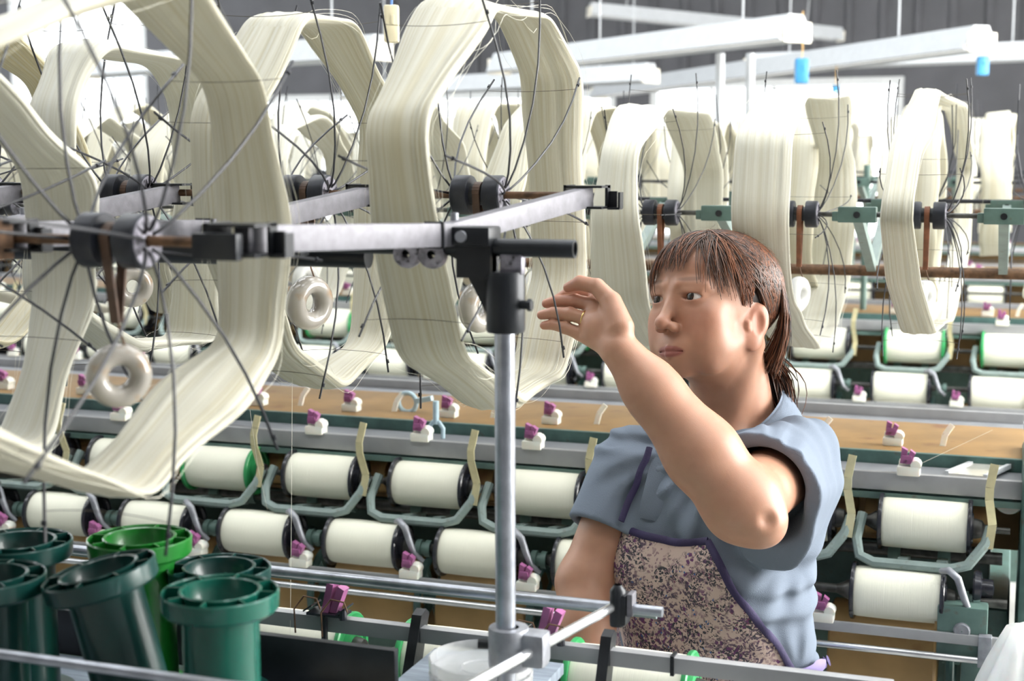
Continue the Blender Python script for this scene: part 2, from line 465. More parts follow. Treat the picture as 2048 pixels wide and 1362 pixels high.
def skein(poly, X, width, m_, seed, label, group, thick=0.013, fine=True, nstray=46, name='yarn_skein', cut=0.024, origin=None):
    """poly in world (y, z ...)"""
    cy = sum(p[0] for p in poly)/len(poly); cz = sum(p[1] for p in poly)/len(poly)
    loc = [(p[0]-cy, p[1]-cz)+tuple(p[2:]) for p in poly]
    me, vv, Nn = skein_mesh(name, loc, width, thick, m_, seed, *((180, 60) if fine else (84, 20)), cut=cut)
    o = link(name, me, None, (X, cy, cz))
    setp(o, label, 'skein', group)
    if nstray:
        setp(strays(vv, Nn, seed, nstray).build('stray_threads', M_sthread, o, 0), kind='stuff')
    return o

# ------------------------------------------------------------------ reels
def spoke_mesh(side, r_tip, flare, rad=0.0013, n=6):
    prof = [(0.030, 0.008), (0.034, 0.013), (0.041, 0.030), (0.050, 0.062), (0.058, 0.105), (0.0615, 0.150), (0.061, 0.195), (0.057, r_tip)]
    k = flare
    pts = []
    for i in range(len(prof)-1):
        for t in (0, 0.5):
            a, b = prof[i], prof[i+1]; pts.append(((a[0]+(b[0]-a[0])*t), a[1]+(b[1]-a[1])*t))
    pts.append(prof[-1])
    pp = [(side*(0.030+(x-0.030)*k), 0, r) for x, r in pts]
    mb = MB().tube(pp, rad, n)
    mb.tube([(pp[-2][0], 0, r_tip-0.018), (pp[-2][0], 0, r_tip-0.014)], rad*1.7, n)
    return mb.mesh('spoke', M_wire, 60)
SPK = {}
def hub_meshes():
    d = MB().lathe([(0.006, 0.0095), (0.0215, 0.0095), (0.0225, 0.011), (0.0225, 0.028), (0.0212, 0.0295), (0.006, 0.0295)], axis='X', n=40)
    dr = d.mesh('hub_disc', M_hub, 35)
    d = MB().lathe([(0.006, -0.0095), (0.0215, -0.0095), (0.0225, -0.011), (0.0225, -0.028), (0.0212, -0.0295), (0.006, -0.0295)], axis='X', n=40)
    dl = d.mesh('hub_disc', M_hub, 35)
    f = MB()
    f.lathe([(0.005, 0.0302), (0.0200, 0.0302), (0.0205, 0.0296)], axis='X', n=40)
    for k in range(8):
        a = 2*math.pi*(k+.5)/8
        f.bar((0.0305, math.cos(a)*0.009, math.sin(a)*0.009), (0.0305, math.cos(a)*0.018, math.sin(a)*0.018), 0.002, 0.0016, (1, 0, 0))
    ff = f.mesh('hub_face', M_hubface, 35)
    nk = MB().lathe([(0.0125, -0.0095), (0.0118, -0.004), (0.0118, 0.004), (0.0125, 0.0095)], axis='X', n=28).mesh('hub_neck', M_black, 40)
    return dr, dl, ff, nk
HUB_R, HUB_L, HUB_F, HUB_N = hub_meshes()

def reel(X, Y, Z, th0, label, group, r_tie=0.222, n=8, flare=1.0, axle=0.105, rad=0.0013, ties=True, detail=2, m_ax=None):
    o = empty('yarn_reel', (X, Y, Z), label, 'reel', group)
    key = (round(r_tie, 3), flare, rad)
    if key not in SPK:
        rt = r_tie+0.026
        SPK[key] = (spoke_mesh(1, rt, flare, rad), spoke_mesh(-1, rt, flare, rad),
                    MB().tube([((0.0585*flare)*t, 0, r_tie-0.004*(1-t*t)) for t in np.linspace(-1, 1, 9)], 0.00035, 4).mesh('tie_thread', M_thread, 0))
    s1, s2, tm = SPK[key]
    link('hub_disc', HUB_R, o); link('hub_disc', HUB_L, o); link('hub_neck', HUB_N, o); link('hub_face', HUB_F, o)
    MB().cyl((-axle, 0, 0), (axle, 0, 0), 0.0042, 10).build('axle', m_ax or M_rust, o)
    for k in range(n):
        a = math.radians(th0+360.0*k/n)-math.pi/2
        link('spoke', s1, o, rot=(a, 0, 0)); link('spoke', s2, o, rot=(a, 0, 0))
        if ties: link('tie_thread', tm, o, rot=(a, 0, 0))
    return o

RINGM = MB().torus((0, 0, 0), 0.0175, 0.0092, 'X', 40, 16, 1.15).mesh('ceramic_ring', M_ceramic, 80)
RINGW = RINGM.copy(); RINGW.materials[0] = M_ceramic_w
def weight(X, Y, Z, drop, label, m_=None, turn=0.0, ringm=None, group='ceramic tension weights', two=True, sc=1.0):
    """leather strap round the hub neck with a ceramic ring wired to it"""
    o = empty('tension_weight', (X, Y, Z), label, 'weight', group)
    m_ = m_ or M_leather
    top = 0.0135
    for s in (-1, 1):
        mb = MB()
        mb.bar((0, s*top, 0.004), (0, s*0.002, -drop+0.016), 0.0085, 0.0028, (0, 1, 0.1), 0.0006)
        mb.build('strap', m_, o)
    arc = [(0, 0.0140*math.cos(a), 0.0140*math.sin(a)) for a in np.linspace(0.1, math.pi-0.1, 12)]
    mb = MB()
    for i in range(len(arc)-1): mb.bar(arc[i], arc[i+1], 0.0085, 0.0022, (0, arc[i][1], arc[i][2]))
    mb.build('strap', m_, o)
    r = link('ceramic_ring', ringm or RINGM, o, (0, 0, -drop-0.0265*sc), (0, 0.05, turn)); r.scale = (sc,)*3
    hk = [(0, 0.001, -drop+0.018), (0.003, 0, -drop+0.008), (0.006, 0, -drop), (0.0085, 0, -drop-0.006), (0.006, 0, -drop-0.0125), (0, 0, -drop-0.0165)]
    MB().tube(hk, 0.0011, 6).build('wire_hook', M_rust, o)
    return o

ZA, ZB = 1.59, 1.616
XA, XB, XD, XC, XE, XA2 = -0.68, -0.581, -0.801, -1.051, -1.285, -0.915
def PX(X, *pts):
    """pixel corners of a band seen in the reel's own plane x = X"""
    out = []
    for p in pts:
        q = onX(p[0], p[1], X); out.append((q[1], q[2])+tuple(p[2:]))
    return out
def REL(Y, Z, *pts): return [(Y+p[0], Z+p[1])+tuple(p[2:]) for p in pts]

gS = 'skeins on the nearest machine'
skein(PX(XB, (922, 2, 1.12), (1045, 30, 0.95), (1108, 152), (1124, 400), (1126, 545), (1078, 745), (978, 806, 0.95), (852, 712, 1.05), (818, 470), (797, 245, 0.97)),
      XB, 0.076, M_silk, 3, 'large cream silk skein the woman touches, standing left of the upright steel pole', gS, nstray=70)
skein(PX(XA, (300, -45, 1.1), (470, 165), (503, 430), (500, 695), (218, 985, 0.95), (-190, 850), (-220, 480), (-200, 130)),
      XA, 0.076, M_silk, 8, 'biggest cream skein at far left, looping above and below the dark twin hub', gS, nstray=60)
skein(PX(XA2, (-120, 95), (122, 352), (128, 600), (35, 890)) + REL(0.97, 1.59, (-0.06, -0.20), (-0.19, -0.10), (-0.20, 0.10), (-0.1, 0.2)),
      XA2, 0.070, M_silk_w, 12, 'cream skein cut by the left edge, behind the big skein with the dark twin hub', gS, nstray=30)
skein(PX(XD, (548, 36), (658, 46), (772, 245), (768, 500), (735, 690, 0.95), (640, 768), (520, 690), (455, 480), (450, 230)),
      XD, 0.076, M_silk, 21, 'cream skein on the middle reel of the rear row, partly behind the woman\'s skein', gS, nstray=50)
skein(PX(XC, (170, 88), (335, 125), (382, 200), (386, 520), (395, 680), (225, 692), (105, 600), (100, 230)),
      XC, 0.074, M_silk_w, 27, 'cream skein with a flat top seen through the big left skein', gS, nstray=36)
skein(REL(1.53, ZB, (0.02, 0.215), (0.15, 0.15), (0.2, 0.02), (0.14, -0.13), (0.02, -0.21), (-0.12, -0.17), (-0.19, -0.02), (-0.13, 0.15)),
      XE, 0.072, M_silk_y, 33, 'yellowish skein at the left edge in the rear reel row', gS, nstray=10)

gR = 'wire reels on the nearest machine'
reel(XB, 1.53, ZB, 35, 'black wire reel inside the skein the woman touches', gR)
reel(XA, 0.97, ZA, 38, 'black wire reel with the large dark twin hub at far left', gR, rad=0.0015)
reel(XA2, 0.97, ZA, 15, 'wire reel mostly outside the left edge, next to the large twin hub', gR)
reel(XD, 1.53, ZB, 24, 'wire reel in the middle of the rear row, under the slanting grey arm', gR)
reel(XC, 1.53, ZB, 30, 'wire reel with its hub directly behind and above the large dark twin hub', gR)
reel(XE, 1.53, ZB, 10, 'wire reel at the left edge of the rear row, inside the yellowish skein', gR)
gW = 'ceramic tension weights'
p = onX(180, 700, XA)
weight(XA-0.002, 0.97, ZA, 0.083, 'chipped grey ceramic ring hanging on brown straps below the large dark twin hub', turn=-0.75)
weight(XC, 1.53, ZB, 0.092, 'small ceramic ring seen behind the brown straps at left', turn=-0.7)
weight(XD, 1.53, ZB, 0.098, 'glossy ceramic ring with wire hook hanging right of the big left skein', turn=-0.35, sc=1.25)
weight(XB, 1.53, ZB, 0.098, 'ceramic ring half hidden behind the black pole bracket', turn=-0.4, sc=1.15)
weight(XA2, 0.97, ZA, 0.075, 'ceramic ring outside the left edge of the view', turn=-0.5)

# ------------------------------------------------------------------ the nearest machine (carries reels, tray and rails)
m1 = empty('winding_machine', (-2.0, 1.25, 0.0), 'nearest silk winding machine with steel pole, aluminium reel arms and bobbin tray', 'machine', None)
def P1(mb, name, m_, smooth=40, parent=None):
    o = mb.build(name, m_, parent or m1, smooth)
    if parent is None: o.location = -m1.location
    return o
# pole with bracket
px_, py_ = -0.446, 1.25
P1(MB().cyl((px_, py_, 0.05), (px_-0.004, py_, 1.52), 0.0098, 28), 'pole', M_steel)
br = MB()
br.lathe([(0.0105, 1.494), (0.0175, 1.494), (0.0185, 1.497), (0.0185, 1.547), (0.017, 1.551), (0.004, 1.551)], (px_-0.003, py_, 0), 'Z', 28)
br.prism([(py_-0.012, 1.545), (py_+0.012, 1.545), (py_+0.012, 1.590), (py_-0.012, 1.590)], px_-0.048, px_-0.014)
br.prism([(px_-0.014, 1.500), (px_-0.014, 1.590), (px_-0.085, 1.590), (px_-0.085, 1.578), (px_-0.046, 1.560)], py_-0.006, py_+0.006, 'Y')
br.box((px_-0.052, py_, 1.584), (0.078, 0.034, 0.018), None, 0.003)
brk = P1(br, 'pole_bracket', M_black)
P1(MB().box((px_+0.004, py_, 1.561), (0.022, 0.012, 0.026), None, 0.002), 'bracket_lug', M_hubface, parent=brk)
P1(MB().cyl((px_+0.010, py_-0.004, 1.521), (px_+0.022, py_-0.006, 1.521), 0.0042, 12).cyl((px_+0.021, py_-0.006, 1.521), (px_+0.025, py_-0.006, 1.521), 0.0058, 6), 'set_screw', M_black, parent=brk)
for q in (-0.062, -0.040):
    P1(MB().cyl((px_+q, py_-0.018, 1.584), (px_+q, py_-0.0215, 1.584), 0.0055, 14), 'bolt_head', M_cast, parent=brk)
# long carrying tube, open right end
tb = MB()
ro, ri = 0.0086, 0.0066
tb.lathe([(ro, -0.381), (ro, -1.2), (ro, -6.0), (ri, -6.0), (ri, -1.2), (ri, -0.381)], (0, 1.25, 1.5735), 'X', 28, True)
P1(tb, 'carrying_tube', M_black)
P1(MB().box((-3.4, 1.215, 1.5785), (5.52, 0.02, 0.030), None, 0.002), 'carrying_beam', M_black)
P1(MB().tube([(-3.3, 1.272, 1.560), (-0.60, 1.272, 1.560)], 0.011, 16), 'lower_tube', M_black)
for dx in (-0.062, -0.088):
    P1(MB().lathe([(0.004, -0.006), (0.013, -0.006), (0.014, 0), (0.013, 0.006), (0.004, 0.006)], (px_+dx-0.012, 1.245, 1.566), 'Y', 20), 'clamp_washer', M_hubface, parent=brk)
# reel arms: channel from near bracket to middle to far bracket
def arm(xn, xf, zmid=1.579, full=True):
    a, b, c = V(xn, 0.97, 1.593), V((xn+xf)/2+0.006, 1.238, zmid+0.006), V(xf, 1.53, 1.615)
    mb = MB()
    for s0, s1 in ((a, b), (b, c)):
        mb.bar(s0, s1, 0.016, 0.022, ch=0.0012)
    o = P1(mb, 'reel_arm', M_alu)
    for q, dirx in ((a, 0), (c, 0)):
        e = MB()
        e.box(q+V(0, 0, 0.011), (0.044, 0.036, 0.0025)).box(q+V(0, 0, -0.012), (0.044, 0.036, 0.0025))
        e.box(q+V(-0.0205, 0, 0), (0.003, 0.036, 0.026)).box(q+V(0.0205, 0.012, 0), (0.003, 0.012, 0.026))
        e.box(q+V(0.026, 0.014, -0.004), (0.010, 0.003, 0.020)).box(q+V(0.030, 0.008, -0.013), (0.014, 0.014, 0.0025)).box(q+V(0.0365, 0.008, -0.004), (0.0025, 0.014, 0.018))
        P1(e, 'arm_bracket', M_black, 0, parent=o)
    # retaining band and bolt
    mm = a.lerp(b, 0.93)
    P1(MB().box(mm, (0.019, 0.004, 0.025)), 'retaining_band', M_black, 0, parent=o)
    P1(MB().cyl(b+V(0, 0.02, 0.008), b+V(0, 0.02, 0.020), 0.004, 10), 'arm_bolt', M_cast, parent=o)
    return o
arm(-0.566, -0.453); arm(-0.79, -0.72); arm(-1.02, -0.985); arm(-1.25, -1.22)
# axle holder box on the near line left of the hub (rusty)
P1(MB().box((-0.80, 0.955, 1.59), (0.05, 0.02, 0.034), None, 0.002), 'axle_box', M_rust)
P1(MB().box((-0.575, 0.949, 1.588), (0.040, 0.010, 0.021), None, 0.002), 'axle_box', M_black)
# clamp, cross rod, guide tube
cl = MB()
cl.lathe([(0.010, 1.168), (0.019, 1.168), (0.020, 1.172), (0.020, 1.204), (0.019, 1.208), (0.010, 1.208)], (px_, py_, 0), 'Z', 26)
cl.box((px_+0.024, py_+0.002, 1.189), (0.03, 0.026, 0.034), None, 0.006)
clo = P1(cl, 'pole_clamp', M_cast)
P1(MB().cyl((px_-0.018, py_-0.004, 1.19), (px_-0.029, py_-0.006, 1.19), 0.005, 10), 'clamp_screw', M_black, parent=clo)
a_ = onZ(930, 1373, 1.188); b_ = onZ(1228, 1213, 1.188)
a_[0] += 0.002
P1(MB().cyl(V(*a_)+(V(*a_)-V(*b_))*0.6, b_, 0.0052, 16), 'cross_rod', M_steel_b)
j = V(*b_)
jc = MB().box(j+V(0.006, 0.004, -0.002), (0.018, 0.022, 0.034), None, 0.004)
jc.lathe([(0.003, -0.020), (0.008, -0.020), (0.0085, -0.016), (0.0085, 0.018), (0.004, 0.024)], j+V(0.004, 0, 0), 'Z', 14)
jco = P1(jc, 'rod_joint', M_black)
P1(MB().box(j+V(0.018, 0.004, 0.004), (0.006, 0.018, 0.024), None, 0.001), 'joint_plate', M_alu, 0, parent=jco)
P1(MB().cyl((-3.2, j.y+0.002, 1.187), (-0.332, j.y+0.002, 1.187), 0.0056, 16), 'guide_tube', M_steel)
P1(MB().cyl((-3.2, j.y+0.03, 1.172), (-0.345, j.y+0.03, 1.172), 0.0028, 10), 'guide_wire', M_ltgreen)
# tray, spine, clip rail
tz = 1.118
P1(MB().box((-1.50, 1.075, tz-0.008), (2.06, 0.36, 0.016), None, 0.002), 'tray_board', M_tray2)
P1(MB().box((-0.57, 1.20, tz+0.001), (0.20, 0.085, 0.002)), 'board_inlay', M_beige, 0)
P1(MB().box((-1.55, 1.262, 1.142), (1.96, 0.010, 0.050), None, 0.001), 'spine_board', M_black)
P1(MB().box((-0.515, 1.335, tz-0.006), (0.15, 0.15, 0.012), None, 0.001), 'dish_shelf', M_tray2)
P1(MB().box((-1.50, 0.893, 1.132), (2.06, 0.012, 0.045), None, 0.001), 'tray_lip', M_black)
P1(MB().cyl((-2.6, 0.926, 1.25), (-0.45, 0.926, 1.25), 0.0042, 14), 'front_rod', M_steel)
for x in (-0.50, -1.3, -2.1):
    P1(MB().box((x, 0.91, 1.18), (0.018, 0.02, 0.15), None, 0.002), 'rod_post', M_black)
P1(MB().box((-1.45, 1.455, 1.1155), (2.7, 0.014, 0.018), None, 0.0015), 'clip_rail', M_rail)
for x in (-0.87, -0.63, -0.405):
    P1(MB().prism([(1.40, 1.03), (1.43, 1.03), (1.475, 1.135), (1.466, 1.142), (1.452, 1.138)], x-0.006, x+0.006), 'rail_hanger', M_black)
for x in (-0.735, -0.470):
    b0 = V(x, 1.45, 1.126)
    pl = MB().box(b0+V(-0.006, 0, 0.004), (0.046, 0.026, 0.003)).box(b0+V(-0.028, 0, 0.010), (0.014, 0.024, 0.002), Matrix.Rotation(-0.6, 3, 'Y')).box(b0+V(0.014, 0, 0.009), (0.016, 0.024, 0.002), Matrix.Rotation(-0.7, 3, 'Y'))
    pl.cyl(b0+V(0.016, -0.008, 0.0), b0+V(0.016, -0.008, 0.012), 0.005, 10).cyl(b0+V(-0.010, -0.004, -0.034), b0+V(-0.010, -0.004, 0), 0.004, 8)
    po = P1(pl, 'thread_guide', M_bkplastic, 0)
    cp = MB()
    cp.prism([(x-0.012, 1.132), (x-0.003, 1.132), (x+0.004, 1.166), (x-0.004, 1.168)], 1.442, 1.460, 'Y')
    cp.prism([(x-0.003, 1.132), (x+0.006, 1.132), (x+0.017, 1.160), (x+0.009, 1.164)], 1.444, 1.458, 'Y')
    P1(cp, 'guide_clip', M_purple, 0, parent=po)
    for dy, dx in ((-0.012, 0.0), (-0.014, 0.036)):
        pts = [(x-0.044+dx, 1.45+dy, 1.105), (x-0.043+dx, 1.446+dy, 1.135), (x-0.030+dx, 1.446+dy, 1.152), (x-0.014+dx, 1.447+dy, 1.150), (x-0.010+dx, 1.448+dy, 1.138)]
        P1(MB().tube(pts, 0.0011, 6), 'guide_spring', M_rust, parent=po)
P1(MB().box((-0.33, 1.455, 1.1155), (0.004, 0.018, 0.022)), 'rail_collar', M_black, 0)
# under-structure
P1(MB().box((-1.9, 1.25, 0.93), (2.9, 0.10, 0.30), None, 0.004), 'machine_bed', M_dkgreen)
for x in (-0.52, -1.9, -3.2):
    P1(MB().box((x, 1.25, 0.40), (0.10, 0.34, 0.78), None, 0.01), 'machine_leg', M_dkgreen)
    P1(MB().box((x, 1.25, 0.02), (0.16, 0.50, 0.04), None, 0.006), 'machine_foot', M_dkgreen)
    P1(MB().box((x, 1.09, 1.04), (0.03, 0.30, 0.14), None, 0.004), 'tray_bearer', M_dkgreen)
    P1(MB().box((x, 1.38, 1.02), (0.03, 0.20, 0.05), None, 0.004), 'rail_bearer', M_dkgreen)
# rail hangs on its bearers
# ------------------------------------------------------------------ yarn spools
def spool_meshes(fl, key):
    L, ry, rf_ = 0.066, 0.0405, 0.0465
    y = MB().lathe([(0.012, -L), (ry-0.001, -L), (ry, -L+0.004), (ry+0.0006, -0.02), (ry+0.0006, 0.02), (ry, L-0.004), (ry-0.001, L), (0.012, L)], axis='X', n=40).mesh('wound_yarn', M_yarn, 40)
    def flange(s):
        return MB().lathe([(0.012, s*L), (rf_-0.001, s*L), (rf_, s*(L+0.0015)), (rf_, s*(L+0.0055)), (rf_-0.002, s*(L+0.007)), (rf_-0.007, s*(L+0.0065)), (rf_-0.009, s*(L+0.003)),
                           (0.025, s*(L+0.003)), (0.024, s*(L+0.009)), (0.0165, s*(L+0.010)), (0.016, s*(L+0.004)), (0.006, s*(L+0.004))], axis='X', n=40).mesh('flange', fl, 35)
    cap = MB().lathe([(0.015, L+0.004), (0.0165, L+0.012), (0.014, L+0.022), (0.008, L+0.026), (0.0075, L+0.034), (0.001, L+0.035)], axis='X', n=24).mesh('spindle_cap', M_grease, 40)
    capl = MB().lathe([(0.015, -L-0.004), (0.0165, -L-0.012), (0.012, -L-0.02), (0.0075, -L-0.03), (0.001, -L-0.031)], axis='X', n=24).mesh('spindle_cap', M_grease, 40)
    return y, flange(-1), flange(1), capl, cap
SPB = spool_meshes(M_bkplastic, 'b'); SPG = spool_meshes(M_gplastic, 'g')
def spool(X, Y, Z, label, group, kind='b', full=True, rot=0.0, sc=1.0):
    o = empty('yarn_spool', (X, Y, Z), label, 'spool', group)
    S = SPG if kind == 'g' else SPB
    names = ['wound_yarn', 'flange', 'flange', 'spindle_cap', 'spindle_cap']
    for nme, me in list(zip(names, S))[:5 if full else 3]: link(nme, me, o)
    o.rotation_euler = (rot, 0, 0); o.scale = (sc,)*3
    return o

# ------------------------------------------------------------------ winding machines behind
GB = MB().box((0, 0, 0.007), (0.032, 0.022, 0.014), None, 0.003).box((-0.004, 0.003, 0.014), (0.020, 0.014, 0.018), None, 0.004).cyl((0.010, -0.010, 0.016), (0.010, 0.010, 0.016), 0.0075, 14)
GB.lathe([(0.002, 0.022), (0.007, 0.024), (0.0095, 0.031), (0.006, 0.037), (0.001, 0.038)], (0.007, 0.002, -0.012), 'Z', 14)
GB = GB.mesh('thread_guide', M_nylon, 50)
GC = MB()
GC.prism([(-0.012, 0.018), (-0.004, 0.018), (-0.002, 0.037), (-0.010, 0.041)], -0.008, 0.003, 'Y')
GC.prism([(-0.004, 0.018), (0.003, 0.018), (0.009, 0.033), (0.002, 0.038)], -0.010, 0.001, 'Y')
GC.prism([(-0.010, 0.024), (0.005, 0.024), (0.004, 0.030), (-0.009, 0.030)], -0.0125, -0.004, 'Y')
GC = GC.mesh('guide_clip', M_purple, 0)
def bent(pts, wd, th, axis='X'):
    mb = MB()
    for i in range(len(pts)-1):
        mb.bar(pts[i], pts[i+1], wd, th, (0.0, -1, 0.35) if axis == 'X' else (0, 0, 1))
    return mb
LEV = bent([(0.104, -0.052, 0.118), (0.098, -0.060, 0.082), (0.098, -0.058, 0.062), (0.104, -0.046, 0.020), (0.100, -0.052, -0.018)], 0.013, 0.003)
LEV = LEV.mesh('brass_lever', M_brass, 30)
TIP = bent([(0, 0, 0), (0.004, 0.004, 0.022), (0.016, 0.008, 0.040)], 0.010, 0.004).mesh('lever_tip', M_nylon, 30)
CRD = MB().tube([(-0.098, -0.02, 0.016), (-0.104, -0.046, -0.020), (-0.098, -0.056, -0.045), (-0.075, -0.060, -0.054), (0.045, -0.060, -0.054), (0.070, -0.058, -0.046), (0.095, -0.048, -0.012), (0.102, -0.035, 0.012)], 0.0085, 8)
CRD.bar((-0.03, -0.055, -0.052), (-0.03, 0.02, -0.066), 0.016, 0.014).bar((0.03, -0.055, -0.052), (0.03, 0.02, -0.066), 0.016, 0.014)
CRD = CRD.mesh('spool_cradle', M_ltgreen, 40)
HOOK = MB().tube([(0.066, -0.020, 0.050), (0.078, -0.034, 0.056), (0.092, -0.040, 0.046), (0.100, -0.040, 0.022), (0.108, -0.038, 0.0), (0.124, -0.034, -0.014)], [0.005, 0.006, 0.0065, 0.006, 0.0055, 0.004], 8).mesh('stop_arm', M_cast, 50)
CPL = MB().lathe([(0.004, -0.014), (0.015, -0.014), (0.0155, -0.004), (0.011, -0.003), (0.011, 0.003), (0.0155, 0.004), (0.015, 0.014), (0.004, 0.014)], axis='X', n=20).mesh('shaft_coupling', M_green, 35)
COLR = MB().lathe([(0.010, -0.010), (0.017, -0.010), (0.018, -0.006), (0.018, 0.006), (0.017, 0.010), (0.010, 0.010)], axis='X', n=18).mesh('shaft_collar', M_green, 35)
DRM = MB().lathe([(0.010, -0.088), (0.078, -0.088), (0.081, -0.085), (0.081, 0.085), (0.078, 0.088), (0.010, 0.088)], axis='X', n=40).mesh('friction_drum', M_wood, 40)
DRS = MB().lathe([(0.010, -0.10), (0.036, -0.10), (0.037, -0.098), (0.037, 0.098), (0.036, 0.10), (0.010, 0.10)], axis='X', n=28).mesh('friction_roller', M_wood, 40)
WHL = MB().torus((0, 0, 0), 0.078, 0.0075, 'X', 32, 8)
for k in range(4):
    a = k*math.pi/2+0.5
    WHL.bar((0, 0, 0), (0, 0.075*math.cos(a), 0.075*math.sin(a)), 0.012, 0.010, (1, 0, 0))
WHL.cyl((-0.014, 0, 0), (0.014, 0, 0), 0.018, 16)
WHL = WHL.mesh('drive_wheel', M_dkgreen, 40)

def winder(Yc, Xa, Xb, xs_u, xs_l, dz, label, tier, post0=0.54, green_u=(), green_l=(), full=True, pitch=0.2235, far=True, order='right'):
    o = empty('winding_machine', ((Xa+Xb)/2, Yc, 0), label, 'machine', None)
    off = -o.location
    def A(mb, name, m_, smooth=40, parent=None):
        q = mb.build(name, m_, parent or o, smooth)
        if parent is None: q.location = off
        return q
    def K(name, me, loc, parent=None): return link(name, me, parent or o, Vector(loc)+off)
    Z = lambda z: z+dz
    xm, XL = (Xa+Xb)/2, Xb-Xa
    for s in ((-1, 1) if far else (-1,)):
        yr = Yc+s*0.33
        A(MB().box((xm, yr, Z(1.132)), (XL, 0.014, 0.030), None, 0.002), 'guide_rail', M_rail)
        A(MB().box((xm, Yc+s*0.245, Z(1.124)), (XL, 0.15, 0.006)), 'tray', M_tray, 0)
        A(MB().box((xm, Yc+s*0.325, Z(1.108)), (XL, 0.03, 0.010)), 'rail_seat', M_green, 0)
    A(MB().box((xm, Yc-0.16, Z(1.128)), (XL, 0.012, 0.042), None, 0.002), 'spine_board', M_dkgreen)
    A(MB().box((xm, Yc+0.01, Z(1.065)), (XL, 0.32, 0.16), None, 0.004), 'machine_bed', M_bed)
    A(MB().box((xm, Yc-0.02, Z(0.66)), (XL-0.1, 0.24, 0.64), None, 0.004), 'machine_body', M_green)
    # lower rail, rod
    A(MB().box((xm+0.015, Yc-0.46, Z(0.918)), (XL+0.03, 0.008, 0.016), None, 0.001), 'lower_rail', M_rail)
    A(MB().cyl((Xa, Yc-0.465, Z(0.888)), (Xb-0.06, Yc-0.465, Z(0.888)), 0.0058, 14), 'lower_rod', M_steel_b)
    A(MB().cyl((Xa, Yc-0.30, Z(1.008)), (Xb-0.03, Yc-0.30, Z(1.008)), 0.0105, 14), 'lever_shaft', M_grease)
    A(MB().cyl((Xa, Yc-0.41, Z(0.965)), (Xb-0.02, Yc-0.41, Z(0.965)), 0.0075, 12), 'spool_shaft', M_grease)
    A(MB().cyl((Xa, Yc-0.35, Z(1.068)), (Xb-0.02, Yc-0.35, Z(1.068)), 0.0055, 12), 'spool_shaft', M_grease)
    for i, x in enumerate(xs_u):
        if full:
            K('spool_cradle', CRD, (x, Yc-0.35, Z(1.068)))
            K('brass_lever', LEV, (x, Yc-0.35, Z(1.068)))
            K('shaft_collar', COLR, (x+0.03, Yc-0.30, Z(1.008))); K('shaft_collar', COLR, (x-0.05, Yc-0.30, Z(1.008)))
            K('friction_roller', DRS, (x, Yc-0.272, Z(1.062)))
        g = K('thread_guide', GB, (x-0.03, Yc-0.33, Z(1.144))); link('guide_clip', GC, g)
        g.scale = (1.15,)*3
        if far:
            g = K('thread_guide', GB, (x-0.075, Yc-0.085, Z(1.145))); link('guide_clip', GC, g); g.scale = (1.1,)*3
            if full: q = K('lever_tip', TIP, (x+0.01, Yc-0.06, Z(1.143)))
    for i, x in enumerate(xs_l):
        if full: K('stop_arm', HOOK, (x, Yc-0.41, Z(0.965)))
        K('shaft_coupling', CPL, (x+0.112, Yc-0.41, Z(0.965)))
        g = K('thread_guide', GB, (x-0.112, Yc-0.46, Z(0.924))); link('guide_clip', GC, g); g.scale = (1.15,)*3
        K('friction_drum', DRM, (x-0.03, Yc-0.26, Z(0.82)))
        if full: K('drive_wheel', WHL, (x+0.082, Yc-0.30, Z(0.84)))
    for x in np.arange(Xb-0.05, Xa, -1.35):
        A(MB().box((x, Yc, Z(0.45)), (0.07, 0.52, 0.92), None, 0.012), 'side_frame', M_dkgreen)
        A(MB().box((x, Yc, 0.03), (0.12, 0.66, 0.06), None, 0.006), 'machine_foot', M_dkgreen)
    # reel stands
    A(MB().cyl((Xa, Yc, Z(1.455)), (Xb-0.0, Yc, Z(1.455)), 0.010, 12), 'carrying_tube', M_rust)
    for x in np.arange(Xb-post0, Xa, -1.06):
        A(MB().cyl((x, Yc, Z(1.0)), (x, Yc, Z(1.60)), 0.0105, 14), 'post', M_green)
    return o

def arms2(o, Yc, xs, dz, zr):
    off = -o.location
    for x in xs:
        for s in (-1, 1):
            q = MB().bar((x, Yc, 1.46+dz), (x, Yc+s*0.28, zr), 0.016, 0.018).build('reel_arm', M_blueclip if False else M_ltgreen, o, 30); q.location = off
            e = MB().box((x, Yc+s*0.28, zr), (0.062, 0.028, 0.026), None, 0.002)
            e.box((x-0.034, Yc+s*0.28, zr-0.003), (0.014, 0.02, 0.016), None, 0.002)
            q2 = e.build('axle_bracket', M_green, q, 30)
            b = MB().cyl((x, Yc+s*0.28-0.0145, zr), (x, Yc+s*0.28-0.017, zr), 0.0055, 12).build('bolt_head', M_black, q, 30)

